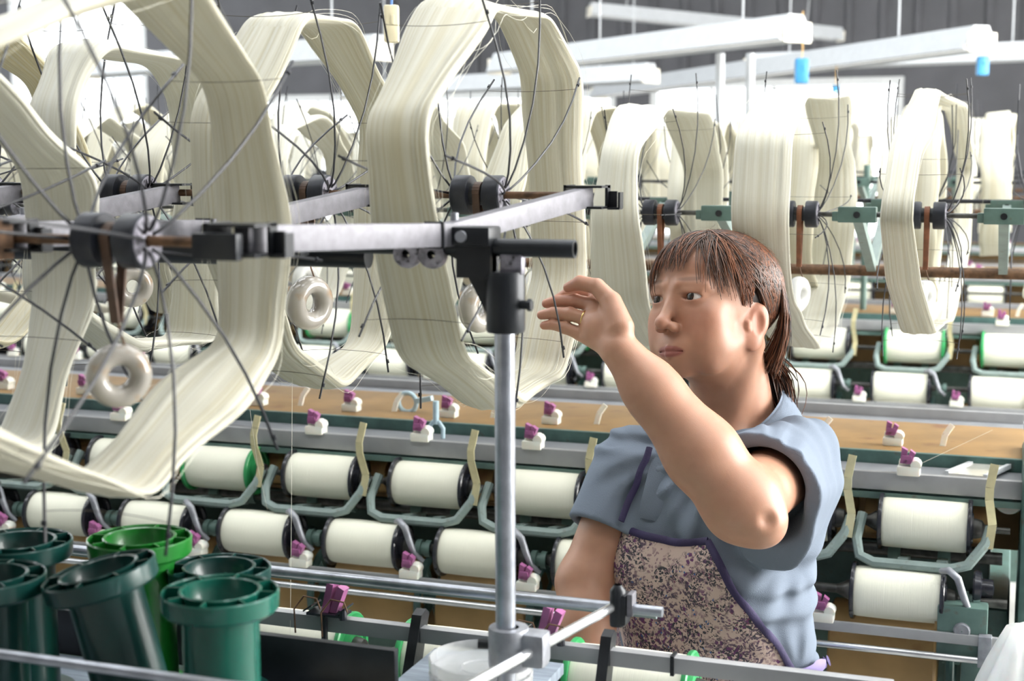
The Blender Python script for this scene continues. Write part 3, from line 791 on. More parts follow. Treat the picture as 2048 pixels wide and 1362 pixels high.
Y2 = 2.71
xs_u2 = [-0.121-0.2172*k for k in range(10)]
xs_l2 = [-0.156] + [-0.438-0.2185*k for k in range(9)]
m2 = winder(Y2, -2.75, 0.03, xs_u2, xs_l2, 0.0, 'green winding machine with two tiers of white spools right behind the woman', 'second')
arms2(m2, Y2, [-0.02-0.2305*k for k in range(12)], 0, 1.568)
gSp = 'spools on the machine behind the woman'
nm = lambda i: ORD[i]
for i, x in enumerate(xs_u2):
    gk = 'g' if i in (6,) else 'b'
    lab = 'white yarn spool, %s from the right in the upper row behind the woman' % nm(i)
    if i == 6: lab = 'white yarn spool with green flanges in the upper row behind the woman'
    spool(x, Y2-0.35, 1.068, lab, gSp, gk)
for i, x in enumerate(xs_l2):
    spool(x, Y2-0.41, 0.965, 'white yarn spool, %s from the right in the lower row behind the woman' % nm(i), gSp)
for i, x in enumerate(xs_u2):
    spool(x-0.05, Y2+0.28, 1.05, 'white yarn spool on the far side of that machine, %s from the right' % nm(i), 'spools on the far side of that machine', 'g' if i % 5 == 0 else 'b', False)

# spools of the nearest machine (far side of its tray, green flanges)
for i, x in enumerate((-0.40, -0.61, -0.83, -1.06)):
    q = spool(x, 1.545, 1.052, ['yarn spool below the clip rail in front of the woman', 'green flanged spool below the clip rail, left of the clear dish',
          'green flanged spool below the clip rail, right of the standing bobbins', 'spool below the clip rail, hidden behind the standing bobbins'][i], 'spools on the near machine', 'g')
    q.location.y = 1.545

# third, fourth and fifth machines
Y3 = 4.53
P3 = 0.268
xs_u3 = [0.27-P3*k for k in range(15)]; xs_l3 = [0.24-P3*k for k in range(15)]
m3 = winder(Y3+0.08, -4.3, 0.55, xs_u3, xs_l3, 0.05, 'pale green winding machine in the middle distance, third from the camera', 'third', post0=1.0, full=True)
for i, x in enumerate(xs_u3):
    spool(x, Y3-0.27, 1.125, 'blurred white spool, %s from the right in the top row of the third machine' % nm(i), 'spools on the third machine', 'g' if i in (1, 2, 6, 9) else 'b', False, sc=1.15)
for i, x in enumerate(xs_l3):
    spool(x, Y3-0.33, 1.01, 'blurred white spool, %s from the right in the bottom row of the third machine' % nm(i), 'spools on the third machine', 'b', False, sc=1.12)
m4 = winder(6.6, -6.2, 0.9, [0.7-0.27*k for k in range(24)], [], 0.05, 'pale green winding machine far back, fourth from the camera', 'fourth', full=False)
for i in range(24):
    spool(0.7-0.27*i, 6.3, 1.11, 'tiny white spool, %s from the right on the fourth machine' % nm(i), 'spools on the fourth machine', 'b', False, sc=1.1)
m5 = winder(8.7, -8.2, 1.0, [0.8-0.27*k for k in range(24)], [], 0.05, 'pale green winding machine in front of the back wall, farthest from the camera', 'fifth', full=False, far=False)

# ---- reels and skeins of the second machine
Yn, Yf, Z2 = 2.43, 2.99, 1.568
def generic(rng, R=0.212, n=8):
    t0 = rng.uniform(0, 45); out = []
    for k in range(n):
        a = math.radians(t0+360/n*k+rng.uniform(-9, 9)); r = R*rng.uniform(0.86, 1.03)
        out.append((r*math.cos(a), r*math.sin(a)-0.012, rng.uniform(0.85, 1.1)))
    return out
X2 = [0.088, -0.139, -0.345, -0.585, -0.815, -1.05, -1.28, -1.51, -1.74, -1.97, -2.2]
g2 = 'skeins in the front row of the machine behind the woman'
custom = {
 1: (PX(-0.139, (1862, 182), (1908, 215), (1930, 330), (1922, 480), (1885, 640), (1838, 662, 1.1), (1803, 560), (1786, 430), (1806, 300)), 0.047),
 2: (PX(-0.345, (1575, 188), (1648, 196), (1668, 330), (1664, 560), (1640, 655), (1590, 690), (1532, 600), (1520, 430), (1532, 270)), 0.080),
 3: (PX(-0.585, (1285, 215), (1368, 228), (1412, 340), (1412, 520), (1370, 650), (1300, 690), (1240, 600), (1226, 430), (1240, 300)), 0.082)}
names2 = {0: 'cream skein cut by the right edge of the view', 1: 'narrow cream skein with a white ceramic ring, right of the woman\'s head', 2: 'wide cream skein directly behind the woman\'s ponytail', 3: 'wide cream skein above the woman\'s raised hand'}
for i, x in enumerate(X2):
    rng = random.Random(100+i)
    if i in custom: poly, wd = custom[i]
    else: poly, wd = REL(Yn, Z2, *generic(rng)), rng.uniform(0.06, 0.085)
    lab = names2.get(i, 'cream skein, %s from the right in the front row behind the woman' % nm(i))
    skein(poly, x, wd, [M_silk_w, M_silk, M_silk_w][i % 3], 200+i, lab, g2, thick=0.010, fine=i < 5, nstray=14 if i < 4 else 0)
    reel(x, Yn, Z2, rng.uniform(0, 45), 'wire reel, %s from the right in the front row behind the woman' % nm(i), 'reels in the front row behind the woman', r_tie=0.212, rad=0.0010, m_ax=M_grease, ties=i < 4)
    if i < 8:
        weight(x, Yn, Z2, 0.105, ['ceramic ring at the right edge', 'bright white ceramic ring hanging in the narrow skein at right', 'ceramic ring on a reddish leather strap behind the woman\'s hair',
               'ceramic ring on a black strap above the woman\'s forehead'][i] if i < 4 else 'ceramic ring, %s from the right in the row behind the woman' % nm(i), M_leather_r, turn=-0.3, sc=1.15, ringm=RINGW)
pool = []
for k in range(5):
    rng = random.Random(700+k)
    pool.append(skein_mesh('yarn_skein', generic(rng, 0.215), rng.uniform(0.065, 0.09), 0.010, [M_silk_w, M_silk][k % 2], 700+k, 84, 16)[0])
def simple_reel():
    mb = MB()
    mb.lathe([(0.004, -0.03), (0.0225, -0.03), (0.0225, -0.010), (0.012, -0.010), (0.012, 0.010), (0.0225, 0.010), (0.0225, 0.03), (0.004, 0.03)], axis='X', n=20)
    mb.cyl((-0.115, 0, 0), (0.115, 0, 0), 0.0042, 8)
    for k in range(8):
        a = 2*math.pi*k/8; d = V(0, math.cos(a), math.sin(a))
        for s in (-1, 1):
            mb.tube([V(s*0.03, 0, 0)+d*0.01, V(s*0.045, 0, 0)+d*0.05, V(s*0.058, 0, 0)+d*0.12, V(s*0.056, 0, 0)+d*0.235], 0.0011, 4)
    return mb.mesh('yarn_reel', M_hub, 40)
SR = simple_reel()
def line(xs, Y, Z, where, seed, reels=True):
    rng = random.Random(seed)
    for i, x in enumerate(xs):
        q = link('yarn_skein', rng.choice(pool), None, (x+rng.uniform(-.008, .008), Y, Z), (rng.uniform(0, 6.28), 0, 0))
        sc = rng.uniform(0.94, 1.06); q.scale = (rng.uniform(0.8, 1.2), sc, sc)
        setp(q, 'blurred cream skein, %s from right, %s' % (nm(i), where), 'skein', 'skeins in the '+where)
        if reels:
            q = link('yarn_reel', SR, None, (x, Y, Z), (rng.uniform(0, 0.8), 0, 0))
            setp(q, 'dark reel hub, %s from right, %s' % (nm(i), where), 'reel', 'reels in the '+where)
line([0.05-0.2305*k for k in range(13)], Yf, Z2+0.01, 'back row of the second machine', 1)
arms2(m3, Y3+0.08, [0.36-0.268*k for k in range(17)], 0.05, 1.60)
line([0.47-0.268*k for k in range(17)], Y3-0.2, 1.60, 'front row of the third machine', 2)
line([0.47-0.268*k for k in range(18)], Y3+0.36, 1.61, 'back row of the third machine', 3)
line([0.9-0.27*k for k in range(23)], 6.3, 1.62, 'front row of the fourth machine', 4)
line([0.8-0.33*k for k in range(24)], 8.5, 1.66, 'row of the farthest machine', 5, False)
# ------------------------------------------------------------------ empty bobbins on the tray
def bobbin_parts(m_):
    Hh, rf_, rb = 0.168, 0.0500, 0.0345
    barrel = MB().lathe([(rb, 0.010), (rb-0.0015, 0.06), (rb-0.0015, Hh-0.03), (rb, Hh-0.006), (rb+0.0012, Hh+0.001), (rb+0.0002, Hh+0.002), (rb-0.0022, Hh+0.001), (rb-0.003, Hh-0.012), (rb-0.006, Hh-0.016), (rb-0.0065, 0.02), (rb-0.0065, 0.010)], n=56).mesh('barrel', m_, 40)
    def flange(z0, up):
        mb = MB()
        mb.lathe([(rb-0.001, z0), (rf_-0.002, z0), (rf_, z0+up*0.0025), (rf_+0.0006, z0+up*0.0165), (rf_-0.0005, z0+up*0.018), (rf_-0.0018, z0+up*0.0165), (rf_-0.002, z0+up*0.003), (rb, z0+up*0.003)], n=56)
        return mb.mesh('flange', m_, 35)
    ribs = []
    for k in range(8):
        a = 2*math.pi*k/8+0.2
        ribs.append(MB().bar((math.cos(a)*(rb+0.0005), math.sin(a)*(rb+0.0005), Hh-0.004), (math.cos(a)*(rf_-0.0022), math.sin(a)*(rf_-0.0022), Hh-0.004), 0.0016, 0.011).mesh('rib', m_, 0))
    return barrel, flange(Hh-0.017, 1), flange(0.018, -1), ribs
BOB = {k: bobbin_parts(m_) for k, m_ in (('t', M_teal), ('d', M_dteal), ('g', M_bright))}
def bobbin(top, kind, label, tilt=(0, 0, 0), base=None):
    """top: world position of the top flange centre; stands on the tray (lower rim touching it when tilted)"""
    o = empty('bobbin', (0, 0, 0), label, 'bobbin', 'empty green bobbins on the tray')
    b, f1, f2, ribs = BOB[kind]
    link('barrel', b, o); link('flange', f1, o); link('flange', f2, o)
    for r in ribs: link('rib', r, o)
    R = Matrix.Rotation(tilt[1], 3, 'Y') @ Matrix.Rotation(tilt[0], 3, 'X')
    o.rotation_euler = R.to_euler()
    low = min((R @ V(0.0506*math.cos(a), 0.0506*math.sin(a), 0)).z for a in np.linspace(0, 6.28, 40))
    ax = R @ V(0, 0, 0.168)
    o.location = V(top[0]-ax.x, top[1]-ax.y, tz-low+0.0004)
    return o
def topz(x, y, z=1.288): return onZ(x, y, z)
bobbin(topz(440, 1178), 't', 'frontmost upright teal green bobbin standing on the tray')
bobbin(onZ(434, 1136, 1.258)+np.array([0.0, 0.004, 0]), 'd', 'dark teal bobbin directly behind the frontmost upright one').scale = (1, 1, 0.83)
bobbin(topz(206, 1140, 1.290)+np.array([0.004, -0.012, 0]), 'd', 'dark green bobbin leaning over to the left', (0.10, -0.21, 0))
bobbin(topz(279, 1083)+np.array([-0.012, 0.018, 0]), 'g', 'bright grass green bobbin at the back of the group')
bobbin(topz(15, 1142)+np.array([-0.012, -0.012, 0]), 'd', 'dark green bobbin in front, cut by the left edge')
bobbin(topz(62, 1088)+np.array([-0.022, 0.010, 0]), 'd', 'blackish green bobbin at the back, near the left edge')
# bobbin foot lying behind: pale green lid
o = MB().lathe([(0.001, 0.004), (0.030, 0.004), (0.034, 0.002), (0.035, 0.0)], n=32).build('jar_lid', M_ltgreen, None, 40, V(*onZ(345, 1330, tz))+V(0, 0, 0.0005))
setp(o, 'pale green disc lying between the standing bobbins', 'disc')

# clear round dishes by the pole
for k in range(3):
    c = onZ(962, 1318, 1.160)
    d = MB().lathe([(0.001, 0.0), (0.050, 0.0), (0.052, 0.002), (0.0525, 0.013), (0.051, 0.014), (0.0505, 0.003), (0.001, 0.0022)], n=48)
    d.lathe([(0.018, 0.0024), (0.020, 0.0036), (0.022, 0.0024)], n=40)
    q = d.build('plastic_dish', M_clear, None, 40, V(c[0], c[1], tz+0.0018+k*0.0146))
    setp(q, ['lowest', 'middle', 'topmost'][k]+' clear round plastic dish in the stack by the pole foot clamp', 'dish', 'stack of clear dishes')
# small white cap behind the pole
c = onZ(1075, 1352, tz)

# ------------------------------------------------------------------ hanging fluorescent lamps
def lamp(a, b, label, hgt=0.11, dp=0.16):
    a, b = Vector(a), Vector(b); mid = (a+b)/2; L = (b-a).length; t = (b-a).normalized()
    ang = math.atan2(t.y, t.x)
    o = empty('fluorescent_lamp', mid, label, 'lamp', 'hanging lamps')
    o.rotation_euler = (0, -math.asin(t.z), ang)
    MB().box((0, 0, 0.03), (L, 0.05, 0.06), None, 0.004).build('lamp_body', M_lamp, o)
    sh = MB().prism([(-dp/2, -0.03), (-dp/2+0.01, -0.035), (-0.026, 0.028), (0.026, 0.028), (dp/2-0.01, -0.035), (dp/2, -0.03), (0.035, 0.06), (-0.035, 0.06)], -L/2, L/2)
    sh.build('lamp_shade', M_lamp, o, 30)
    for dy in (-0.03, 0.03):
        MB().cyl((-L/2+0.03, dy, -0.012), (L/2-0.03, dy, -0.012), 0.013, 14).build('lamp_tube', M_tubelight, o)
    for s in (-1, 1):
        MB().box((s*(L/2+0.006), 0, -0.005), (0.012, 0.13, 0.075), None, 0.004).build('end_cap', M_lampend, o)
        MB().cyl((s*L*0.36, 0, 0.06), (s*L*0.36, 0, H-mid.z), 0.004, 6).build('hanger_rod', M_lamp, o)
    return o
def L_(x, y, z): return onZ(x, y, z)
lamp(L_(1000, 132, 2.13), L_(1592, 62, 2.13), 'long white lamp hanging nearest above the reels at upper centre')
lamp(L_(1180, 22, 2.75), L_(1680, 72, 2.60), 'white lamp running the other way behind the nearest long lamp')
lamp(L_(1200, 185, 2.13), L_(1962, 82, 2.13), 'long white lamp at upper right ending in an orange cord')
lamp(L_(700, 185, 2.10), L_(1300, 150, 2.10), 'far white lamp behind the woman\'s skein')
lamp(L_(1500, 130, 2.2), L_(2120, 105, 2.2), 'pale lamp cut by the right edge of the view')
lamp(L_(180, 140, 2.10), L_(760, 100, 2.10), 'long white lamp behind the left skeins')
# white posts carrying the lamps
for i, (x, y) in enumerate(((1440, 190), (1500, 190))):
    q = onZ(x, 52, 2.20) if False else atD(x, 150, 5.6)
    o = MB().cyl((q[0], q[1], 0.05), (q[0], q[1], 2.085), 0.018, 14).box((q[0], q[1], 0.025), (0.12, 0.12, 0.05)).build('lamp_post', M_lamp, None, 40)
    setp(o, ['left', 'right'][i]+' one of two thin white posts below the nearest long lamp', 'post', 'white lamp posts')
def switch(x, y, d, wpx, hpx, mm, cm, top, label):
    c = V(*atD(x, y, d)); wd, ht = wpx*d/F, hpx*d/F
    o = empty('pull_switch', c, label, 'switch', 'hanging pull switches')
    o.rotation_euler = (0, 0, YAW)
    MB().box((0, 0, 0), (wd, wd*0.75, ht), None, wd*0.18).build('switch_body', mm, o)
    MB().box((wd*0.1, -wd*0.39, ht*0.1), (wd*0.25, wd*0.06, ht*0.25), None, wd*0.02).build('switch_button', mm, o)
    MB().tube([(0, 0, ht*0.45), (wd*0.05, 0, ht*0.9), (-wd*0.05, 0, ht*1.4), (0, 0, top-c.z)], 0.0022, 6).build('cord', cm, o)
    return o
switch(783, 48, 2.55, 30, 74, M_creamsw, M_bluecord, H, 'cream pull switch on a blue cord left of the woman\'s skein')
switch(1603, 142, 5.15, 27, 50, M_bluesw, M_orange, 2.20, 'blue pull switch hanging on an orange cord from the nearest long lamp')
switch(1965, 132, 5.6, 23, 38, M_bluesw, M_orange, 2.12, 'blue pull switch hanging at upper right')
switch(1672, 178, 6.6, 15, 15, M_bluesw, M_orange, 2.15, 'tiny blue pull switch between the two long lamps')
switch(618, 108, 6.5, 22, 24, M_bluesw, M_orange, 2.3, 'blurred blue switch behind the left skeins')

# ------------------------------------------------------------------ right end of the machine behind the woman
xe = 0.035
E2 = MB().box((xe+0.015, Y2-0.20, 0.99), (0.05, 0.34, 0.34), None, 0.01)
off2 = -m2.location
def A2(mb, name, m_, smooth=40):
    q = mb.build(name, m_, m2, smooth); q.location = off2; return q
A2(E2, 'end_casting', M_dkgreen)
A2(MB().box((-0.055, Y2-0.43, 0.925), (0.075, 0.05, 0.085), None, 0.004), 'end_bearing', M_green)
A2(MB().lathe([(0.001, -0.004), (0.011, -0.004), (0.013, 0.0), (0.013, 0.004)], (-0.055, Y2-0.457, 0.93), 'Y', 22), 'bearing_cap', M_cast)
A2(MB().box((-0.03, Y2-0.42, 0.80), (0.05, 0.06, 0.18), None, 0.004), 'end_bearing', M_green)
for (x, y, z, r, L) in ((-0.042, Y2-0.40, 0.985, 0.026, 0.02), (0.0, Y2-0.40, 0.845, 0.024, 0.02)):
    A2(MB().lathe([(0.001, 0), (r, 0), (r+0.002, 0.003), (r, 0.012), (r*0.6, 0.014), (r*0.55, 0.03), (0.001, 0.032)], (x, y, z), 'X', 24), 'end_knob', M_bkplastic)
A2(MB().lathe([(0.006, -0.004), (0.022, -0.004), (0.024, 0), (0.022, 0.004), (0.006, 0.004)], V(*onY(2018, 1000, Y2-0.30)), 'Y', 28), 'pulley', M_nylon)
A2(MB().box((-0.02, Y2-0.461, 0.903), (0.020, 0.020, 0.05), None, 0.002), 'rail_clamp', M_cast)
c = onY(1895, 1265, 2.27)
A2(MB().cyl((c[0]-0.02, 2.285, c[2]), (c[0]+0.02, 2.285, c[2]), 0.02, 20), 'tension_roller', M_wood)
# mirror plate on the tray
a, b, c_, d_ = [V(*onZ(x, y, 1.134)) for x, y in ((1893, 950), (1955, 925), (2030, 930), (1970, 958))]
pl = MB().add([a, b, c_, d_]+[q+V(0, 0, 0.004) for q in (a, b, c_, d_)], [(3, 2, 1, 0), (4, 5, 6, 7), (0, 1, 5, 4), (1, 2, 6, 5), (2, 3, 7, 6), (3, 0, 4, 7)])
o = pl.build('glass_plate', M_glass, None, 0); setp(o, 'rectangular glass plate with pale edges lying on the tray at right', 'glass plate')
for p_, q_ in ((a, b), (c_, d_)): MB().bar(p_+V(0, 0, .003), q_+V(0, 0, .003), 0.007, 0.008).build('plate_edge', M_lamp, o, 0)
# white film bag hanging at the lower right
BG = onY(2052, 1300, 2.14)
bag = MB()
for i in range(7):
    pass
n, m_ = 28, 16
vs_, fs = [], []
for i in range(m_):
    t = i/(m_-1); z = 0.98-t*0.42
    for k in range(n):
        a = 2*math.pi*k/n
        r = (0.03+0.09*math.sin(min(1, t*1.6)*math.pi/2))*(1+0.10*math.sin(5*a+3*t)+0.06*math.sin(9*a-2*t))
        vs_.append((BG[0]+r*math.cos(a)*0.85, BG[1]+r*math.sin(a), z))
for i in range(m_-1):
    for k in range(n): fs.append((i*n+k, i*n+(k+1) % n, (i+1)*n+(k+1) % n, (i+1)*n+k))
fs.append(tuple(range((m_-1)*n, m_*n)))
fs.append(tuple(range(n-1, -1, -1)))
o = bag.add(vs_, fs).build('plastic_bag', M_bag, None, 80); setp(o, 'white plastic bag hanging beside the end of the machine at lower right', 'bag')
MB().tube([(BG[0], BG[1], 0.978), (0.06, 2.30, 1.00), (0.055, 2.345, 1.05)], 0.003, 6).build('bag_string', M_nylon, o)

# light blue clamps on the second machine
def bluefork(x, y, Y, label):
    c = V(*onY(x, y, Y)); o = empty('spring_clamp', c, label, 'clamp', 'light blue spring clamps')
    MB().tube([(-0.012, 0, -0.03), (-0.015, 0, -0.008), (-0.006, 0, 0.004), (0.006, 0, 0.004), (0.015, 0, -0.008), (0.014, 0, -0.03)], 0.0045, 8).build('clamp_fork', M_blueclip, o)
    MB().cyl((0, 0, 0.0), (0, 0, 0.045), 0.006, 10).build('clamp_stem', M_blueclip, o)
    return o
bluefork(872, 848, 2.50, 'light blue forked clamp standing on the tray rail left of the pole')
c = V(*onY(815, 805, 2.66)); o = empty('ring_clamp', c, 'light blue ring shaped clamp behind the tray, left of the pole', 'clamp')
MB().torus((0, 0, 0), 0.020, 0.005, 'Y', 24, 8).build('clamp_ring', M_blueclip, o)
MB().bar((0.018, 0, 0.004), (0.055, 0, 0.012), 0.014, 0.010).build('clamp_tab', M_blueclip, o, 30)

# running silk threads
def thread(pts, label):
    o = MB().tube([V(*p) for p in pts], 0.00022, 4).build('silk_thread', M_sthread, None, 0)
    setp(o, label, 'thread', 'running silk threads')
thread([onY(585, 700, 1.5), onY(583, 1000, 1.47), onY(580, 1330, 1.44)], 'fine white thread running straight down right of the big left skein')
thread([onY(500, 820, 1.6), onY(515, 930, 1.9), onY(535, 1020, 2.3)], 'fine white thread running down to a spool in the lower row')
thread([onY(1985, 860, 2.45), onY(1825, 935, 2.39), onY(1790, 1010, 2.38)], 'fine white thread at right, leading through a purple guide')
# ------------------------------------------------------------------ implicit-surface modelling (for the person)
class Sdf:
    def __init__(s): s.p = []
    def _a(s, fn, c, r, op, k, tag): s.p.append((fn, np.array(c, float), r, op, k, tag)); return s
    def cap(s, a, b, ra, rb=None, op='add', k=0.01, tag=''):
        a = np.array(a, float); b = np.array(b, float); rb = ra if rb is None else rb; ab = b-a; L2 = float(ab@ab)+1e-12
        def fn(P):
            q = P-a; t = np.clip((q@ab)/L2, 0, 1); d = q-t[:, None]*ab
            return np.sqrt((d*d).sum(1))-(ra+(rb-ra)*t)
        return s._a(fn, (a+b)/2, math.sqrt(L2)/2+max(ra, rb), op, k, tag)
    def ell(s, c, r, R=None, op='add', k=0.01, tag=''):
        c = np.array(c, float); r = np.array(r, float); R = np.eye(3) if R is None else np.array(R, float)
        def fn(P):
            q = (P-c)@R; u = q/r; k0 = np.sqrt((u*u).sum(1)); v = u/r; k1 = np.sqrt((v*v).sum(1))+1e-9
            return k0*(k0-1)/k1
        return s._a(fn, c, float(r.max()), op, k, tag)
    def fun(s, f, c, r, op='add', k=0.01, tag=''): return s._a(f, c, r, op, k, tag)
    def ev(s, P, act=None):
        d = np.full(len(P), 1.0)
        for fn, c, r, op, k, tag in (s.p if act is None else act):
            e = fn(P)
            if op == 'add':
                h = np.clip(0.5+0.5*(d-e)/k, 0, 1); d = d+(e-d)*h-k*h*(1-h)
            elif op == 'sub':
                h = np.clip(0.5-0.5*(d+e)/k, 0, 1); d = d+(-e-d)*h+k*h*(1-h)
            elif op == 'int':
                h = np.clip(0.5-0.5*(d-e)/k, 0, 1); d = d+(e-d)*h+k*h*(1-h)
            elif op == 'disp': d = d+e
        return d

def axis_steps(lo, hi, f0, f1, fine, coarse):
    out = [lo]
    while out[-1] < hi: out.append(out[-1]+(fine if f0 <= out[-1] <= f1 else coarse))
    return np.array(out)

def polygonise(sdf, xs, ys, zs, B=16, margin=0.03):
    nx, ny, nz = len(xs), len(ys), len(zs)
    D = np.full((nx, ny, nz), 1.0, np.float32)
    for i in range(0, nx, B):
        X_ = xs[i:i+B]
        for j in range(0, ny, B):
            Y_ = ys[j:j+B]
            for k in range(0, nz, B):
                Z_ = zs[k:k+B]
                c = np.array([(X_[0]+X_[-1])/2, (Y_[0]+Y_[-1])/2, (Z_[0]+Z_[-1])/2])
                R = 0.5*math.sqrt((X_[-1]-X_[0])**2+(Y_[-1]-Y_[0])**2+(Z_[-1]-Z_[0])**2)
                act = [p for p in sdf.p if np.linalg.norm(c-p[1])-p[2] < R+margin]
                if not any(p[3] == 'add' for p in act): continue
                dc = sdf.ev(c[None], act)[0]
                if dc > R*1.5+0.02: continue
                if dc < -R*1.5-0.02: D[i:i+B, j:j+B, k:k+B] = -1; continue
                g = np.stack(np.meshgrid(X_, Y_, Z_, indexing='ij'), -1).reshape(-1, 3)
                D[i:i+B, j:j+B, k:k+B] = sdf.ev(g, act).reshape(len(X_), len(Y_), len(Z_))
    S = D < 0
    cnt = np.zeros((nx-1, ny-1, nz-1), np.uint8)
    for a in (0, 1):
        for b in (0, 1):
            for c in (0, 1): cnt += S[a:nx-1+a, b:ny-1+b, c:nz-1+c]
    cells = np.argwhere((cnt > 0) & (cnt < 8))
    vid = np.full(cnt.shape, -1, np.int32); vid[tuple(cells.T)] = np.arange(len(cells))
    acc = np.zeros((len(cells), 3)); num = np.zeros(len(cells))
    cor = [(a, b, c) for a in (0, 1) for b in (0, 1) for c in (0, 1)]
    for p in cor:
        for ax in range(3):
            if p[ax]: continue
            q = list(p); q[ax] = 1
            d0 = D[tuple((cells+p).T)]; d1 = D[tuple((cells+q).T)]
            m = (d0 < 0) != (d1 < 0)
            t = np.where(m, d0/(d0-d1+1e-12), 0)
            pos = np.tile(np.array(p, float), (len(cells), 1)); pos[:, ax] = t
            acc += pos*m[:, None]; num += m
    loc = cells+acc/np.maximum(num, 1)[:, None]
    V_ = np.stack([np.interp(loc[:, 0], np.arange(nx), xs), np.interp(loc[:, 1], np.arange(ny), ys), np.interp(loc[:, 2], np.arange(nz), zs)], 1)
    faces = []
    for ax in range(3):
        b_, c_ = (ax+1) % 3, (ax+2) % 3
        sl0 = [slice(None)]*3; sl1 = [slice(None)]*3
        sl0[ax] = slice(0, -1); sl1[ax] = slice(1, None)
        e = np.argwhere(S[tuple(sl0)] != S[tuple(sl1)])
        ok = (e[:, b_] > 0) & (e[:, c_] > 0) & (e[:, b_] < D.shape[b_]-1) & (e[:, c_] < D.shape[c_]-1)
        e = e[ok]
        inside = S[tuple(e.T)]
        q = []
        for db, dc in ((-1, -1), (0, -1), (0, 0), (-1, 0)):
            f = e.copy(); f[:, b_] += db; f[:, c_] += dc; q.append(vid[tuple(f.T)])
        q = np.stack(q, 1)
        q[~inside] = q[~inside][:, ::-1]
        faces.append(q)
    Fq = np.vstack(faces); Fq = Fq[(Fq >= 0).all(1)]
    return V_, Fq

def smooth_mesh(V_, Fq, it=2, lam=0.5):
    e = np.vstack([Fq[:, [0, 1]], Fq[:, [1, 2]], Fq[:, [2, 3]], Fq[:, [3, 0]]])
    for _ in range(it):
        for l in (lam, -lam*1.03):
            s = np.zeros_like(V_); n = np.zeros(len(V_))
            np.add.at(s, e[:, 0], V_[e[:, 1]]); np.add.at(n, e[:, 0], 1); np.add.at(s, e[:, 1], V_[e[:, 0]]); np.add.at(n, e[:, 1], 1)
            V_ = V_+l*(s/np.maximum(n, 1)[:, None]-V_)
    return V_

def np_mesh(name, V_, Fq, m_, colors=None):
    me = bpy.data.meshes.new(name)
    me.vertices.add(len(V_)); me.vertices.foreach_set('co', V_.astype(np.float32).ravel())
    me.loops.add(Fq.size); me.loops.foreach_set('vertex_index', Fq.astype(np.int32).ravel())
    me.polygons.add(len(Fq)); me.polygons.foreach_set('loop_start', np.arange(0, Fq.size, Fq.shape[1], dtype=np.int32))
    me.update(calc_edges=True)
    me.polygons.foreach_set('use_smooth', [True]*len(Fq))
    if colors is not None:
        at = me.color_attributes.new('skin_tone', 'FLOAT_COLOR', 'POINT')
        at.data.foreach_set('color', np.hstack([colors, np.ones((len(colors), 1))]).astype(np.float32).ravel())
    me.materials.append(m_)
    me.validate()
    return me

# ------------------------------------------------------------------ the woman
FH = np.array([-math.sin(YAW), math.cos(YAW), 0.0])          # camera forward, level
def frame(psi, pitch=0.0, roll=0.0):
    """columns: her left, her front, her up"""
    l = math.cos(psi)*RT - math.sin(psi)*FH
    f = -math.sin(psi)*RT - math.cos(psi)*FH
    u = np.array([0, 0, 1.0])
    f2 = f*math.cos(pitch)+u*math.sin(pitch); u2 = u*math.cos(pitch)-f*math.sin(pitch)
    l3 = l*math.cos(roll)+u2*math.sin(roll); u3 = u2*math.cos(roll)-l*math.sin(roll)
    return np.stack([l3, f2, u3], 1)
HR = frame(math.radians(51), math.radians(9), math.radians(8))
HO = atD(1426, 606, 2.03)
def h(l, f, u): return HO+HR@np.array([l, f, u])
BR = frame(math.radians(36), math.radians(-2), 0)
BO = atD(1432, 1150, 2.07)
def b(l, f, u): return BO+BR@np.array([l, f, u])

SK = Sdf()
H_ = lambda c, r, **kw: SK.ell(h(*c), r, HR, **kw)
# skull and face masses
H_((0, -0.014, 0.022), (0.073, 0.090, 0.073), k=0.02)
H_((0, 0.022, -0.018), (0.064, 0.062, 0.074), k=0.03)
H_((0, 0.040, 0.040), (0.056, 0.042, 0.046), k=0.02)
H_((0, 0.026, -0.072), (0.060, 0.054, 0.038), k=0.025)
for s in (-1, 1):
    H_((s*0.040, 0.055, -0.030), (0.025, 0.022, 0.024), k=0.02)
    H_((s*0.036, 0.046, -0.060), (0.028, 0.030, 0.030), k=0.02)
    SK.cap(h(s*0.012, 0.084, 0.016), h(s*0.046, 0.064, 0.015), 0.004, 0.004, k=0.014)
    SK.cap(h(s*0.058, -0.006, -0.040), h(s*0.040, 0.045, -0.088), 0.012, 0.012, k=0.02)
H_((0, 0.066, -0.095), (0.019, 0.016, 0.016), k=0.016)
H_((0, 0.072, -0.072), (0.028, 0.016, 0.022), k=0.014)
# eye sockets
for s in (-1, 1):
    H_((s*0.031, 0.094, 0.001), (0.018, 0.0155, 0.0095), op='sub', k=0.012)
# nose
SK.cap(h(0, 0.080, 0.004), h(0, 0.100, -0.034), 0.0065, 0.0086, k=0.012)
H_((0, 0.103, -0.038), (0.0095, 0.0090, 0.0082), k=0.008)
for s in (-1, 1):
    H_((s*0.0125, 0.092, -0.043), (0.0066, 0.0095, 0.0072), k=0.006)
    H_((s*0.0068, 0.099, -0.0510), (0.0042, 0.0060, 0.0042), op='sub', k=0.002, tag='nostril')
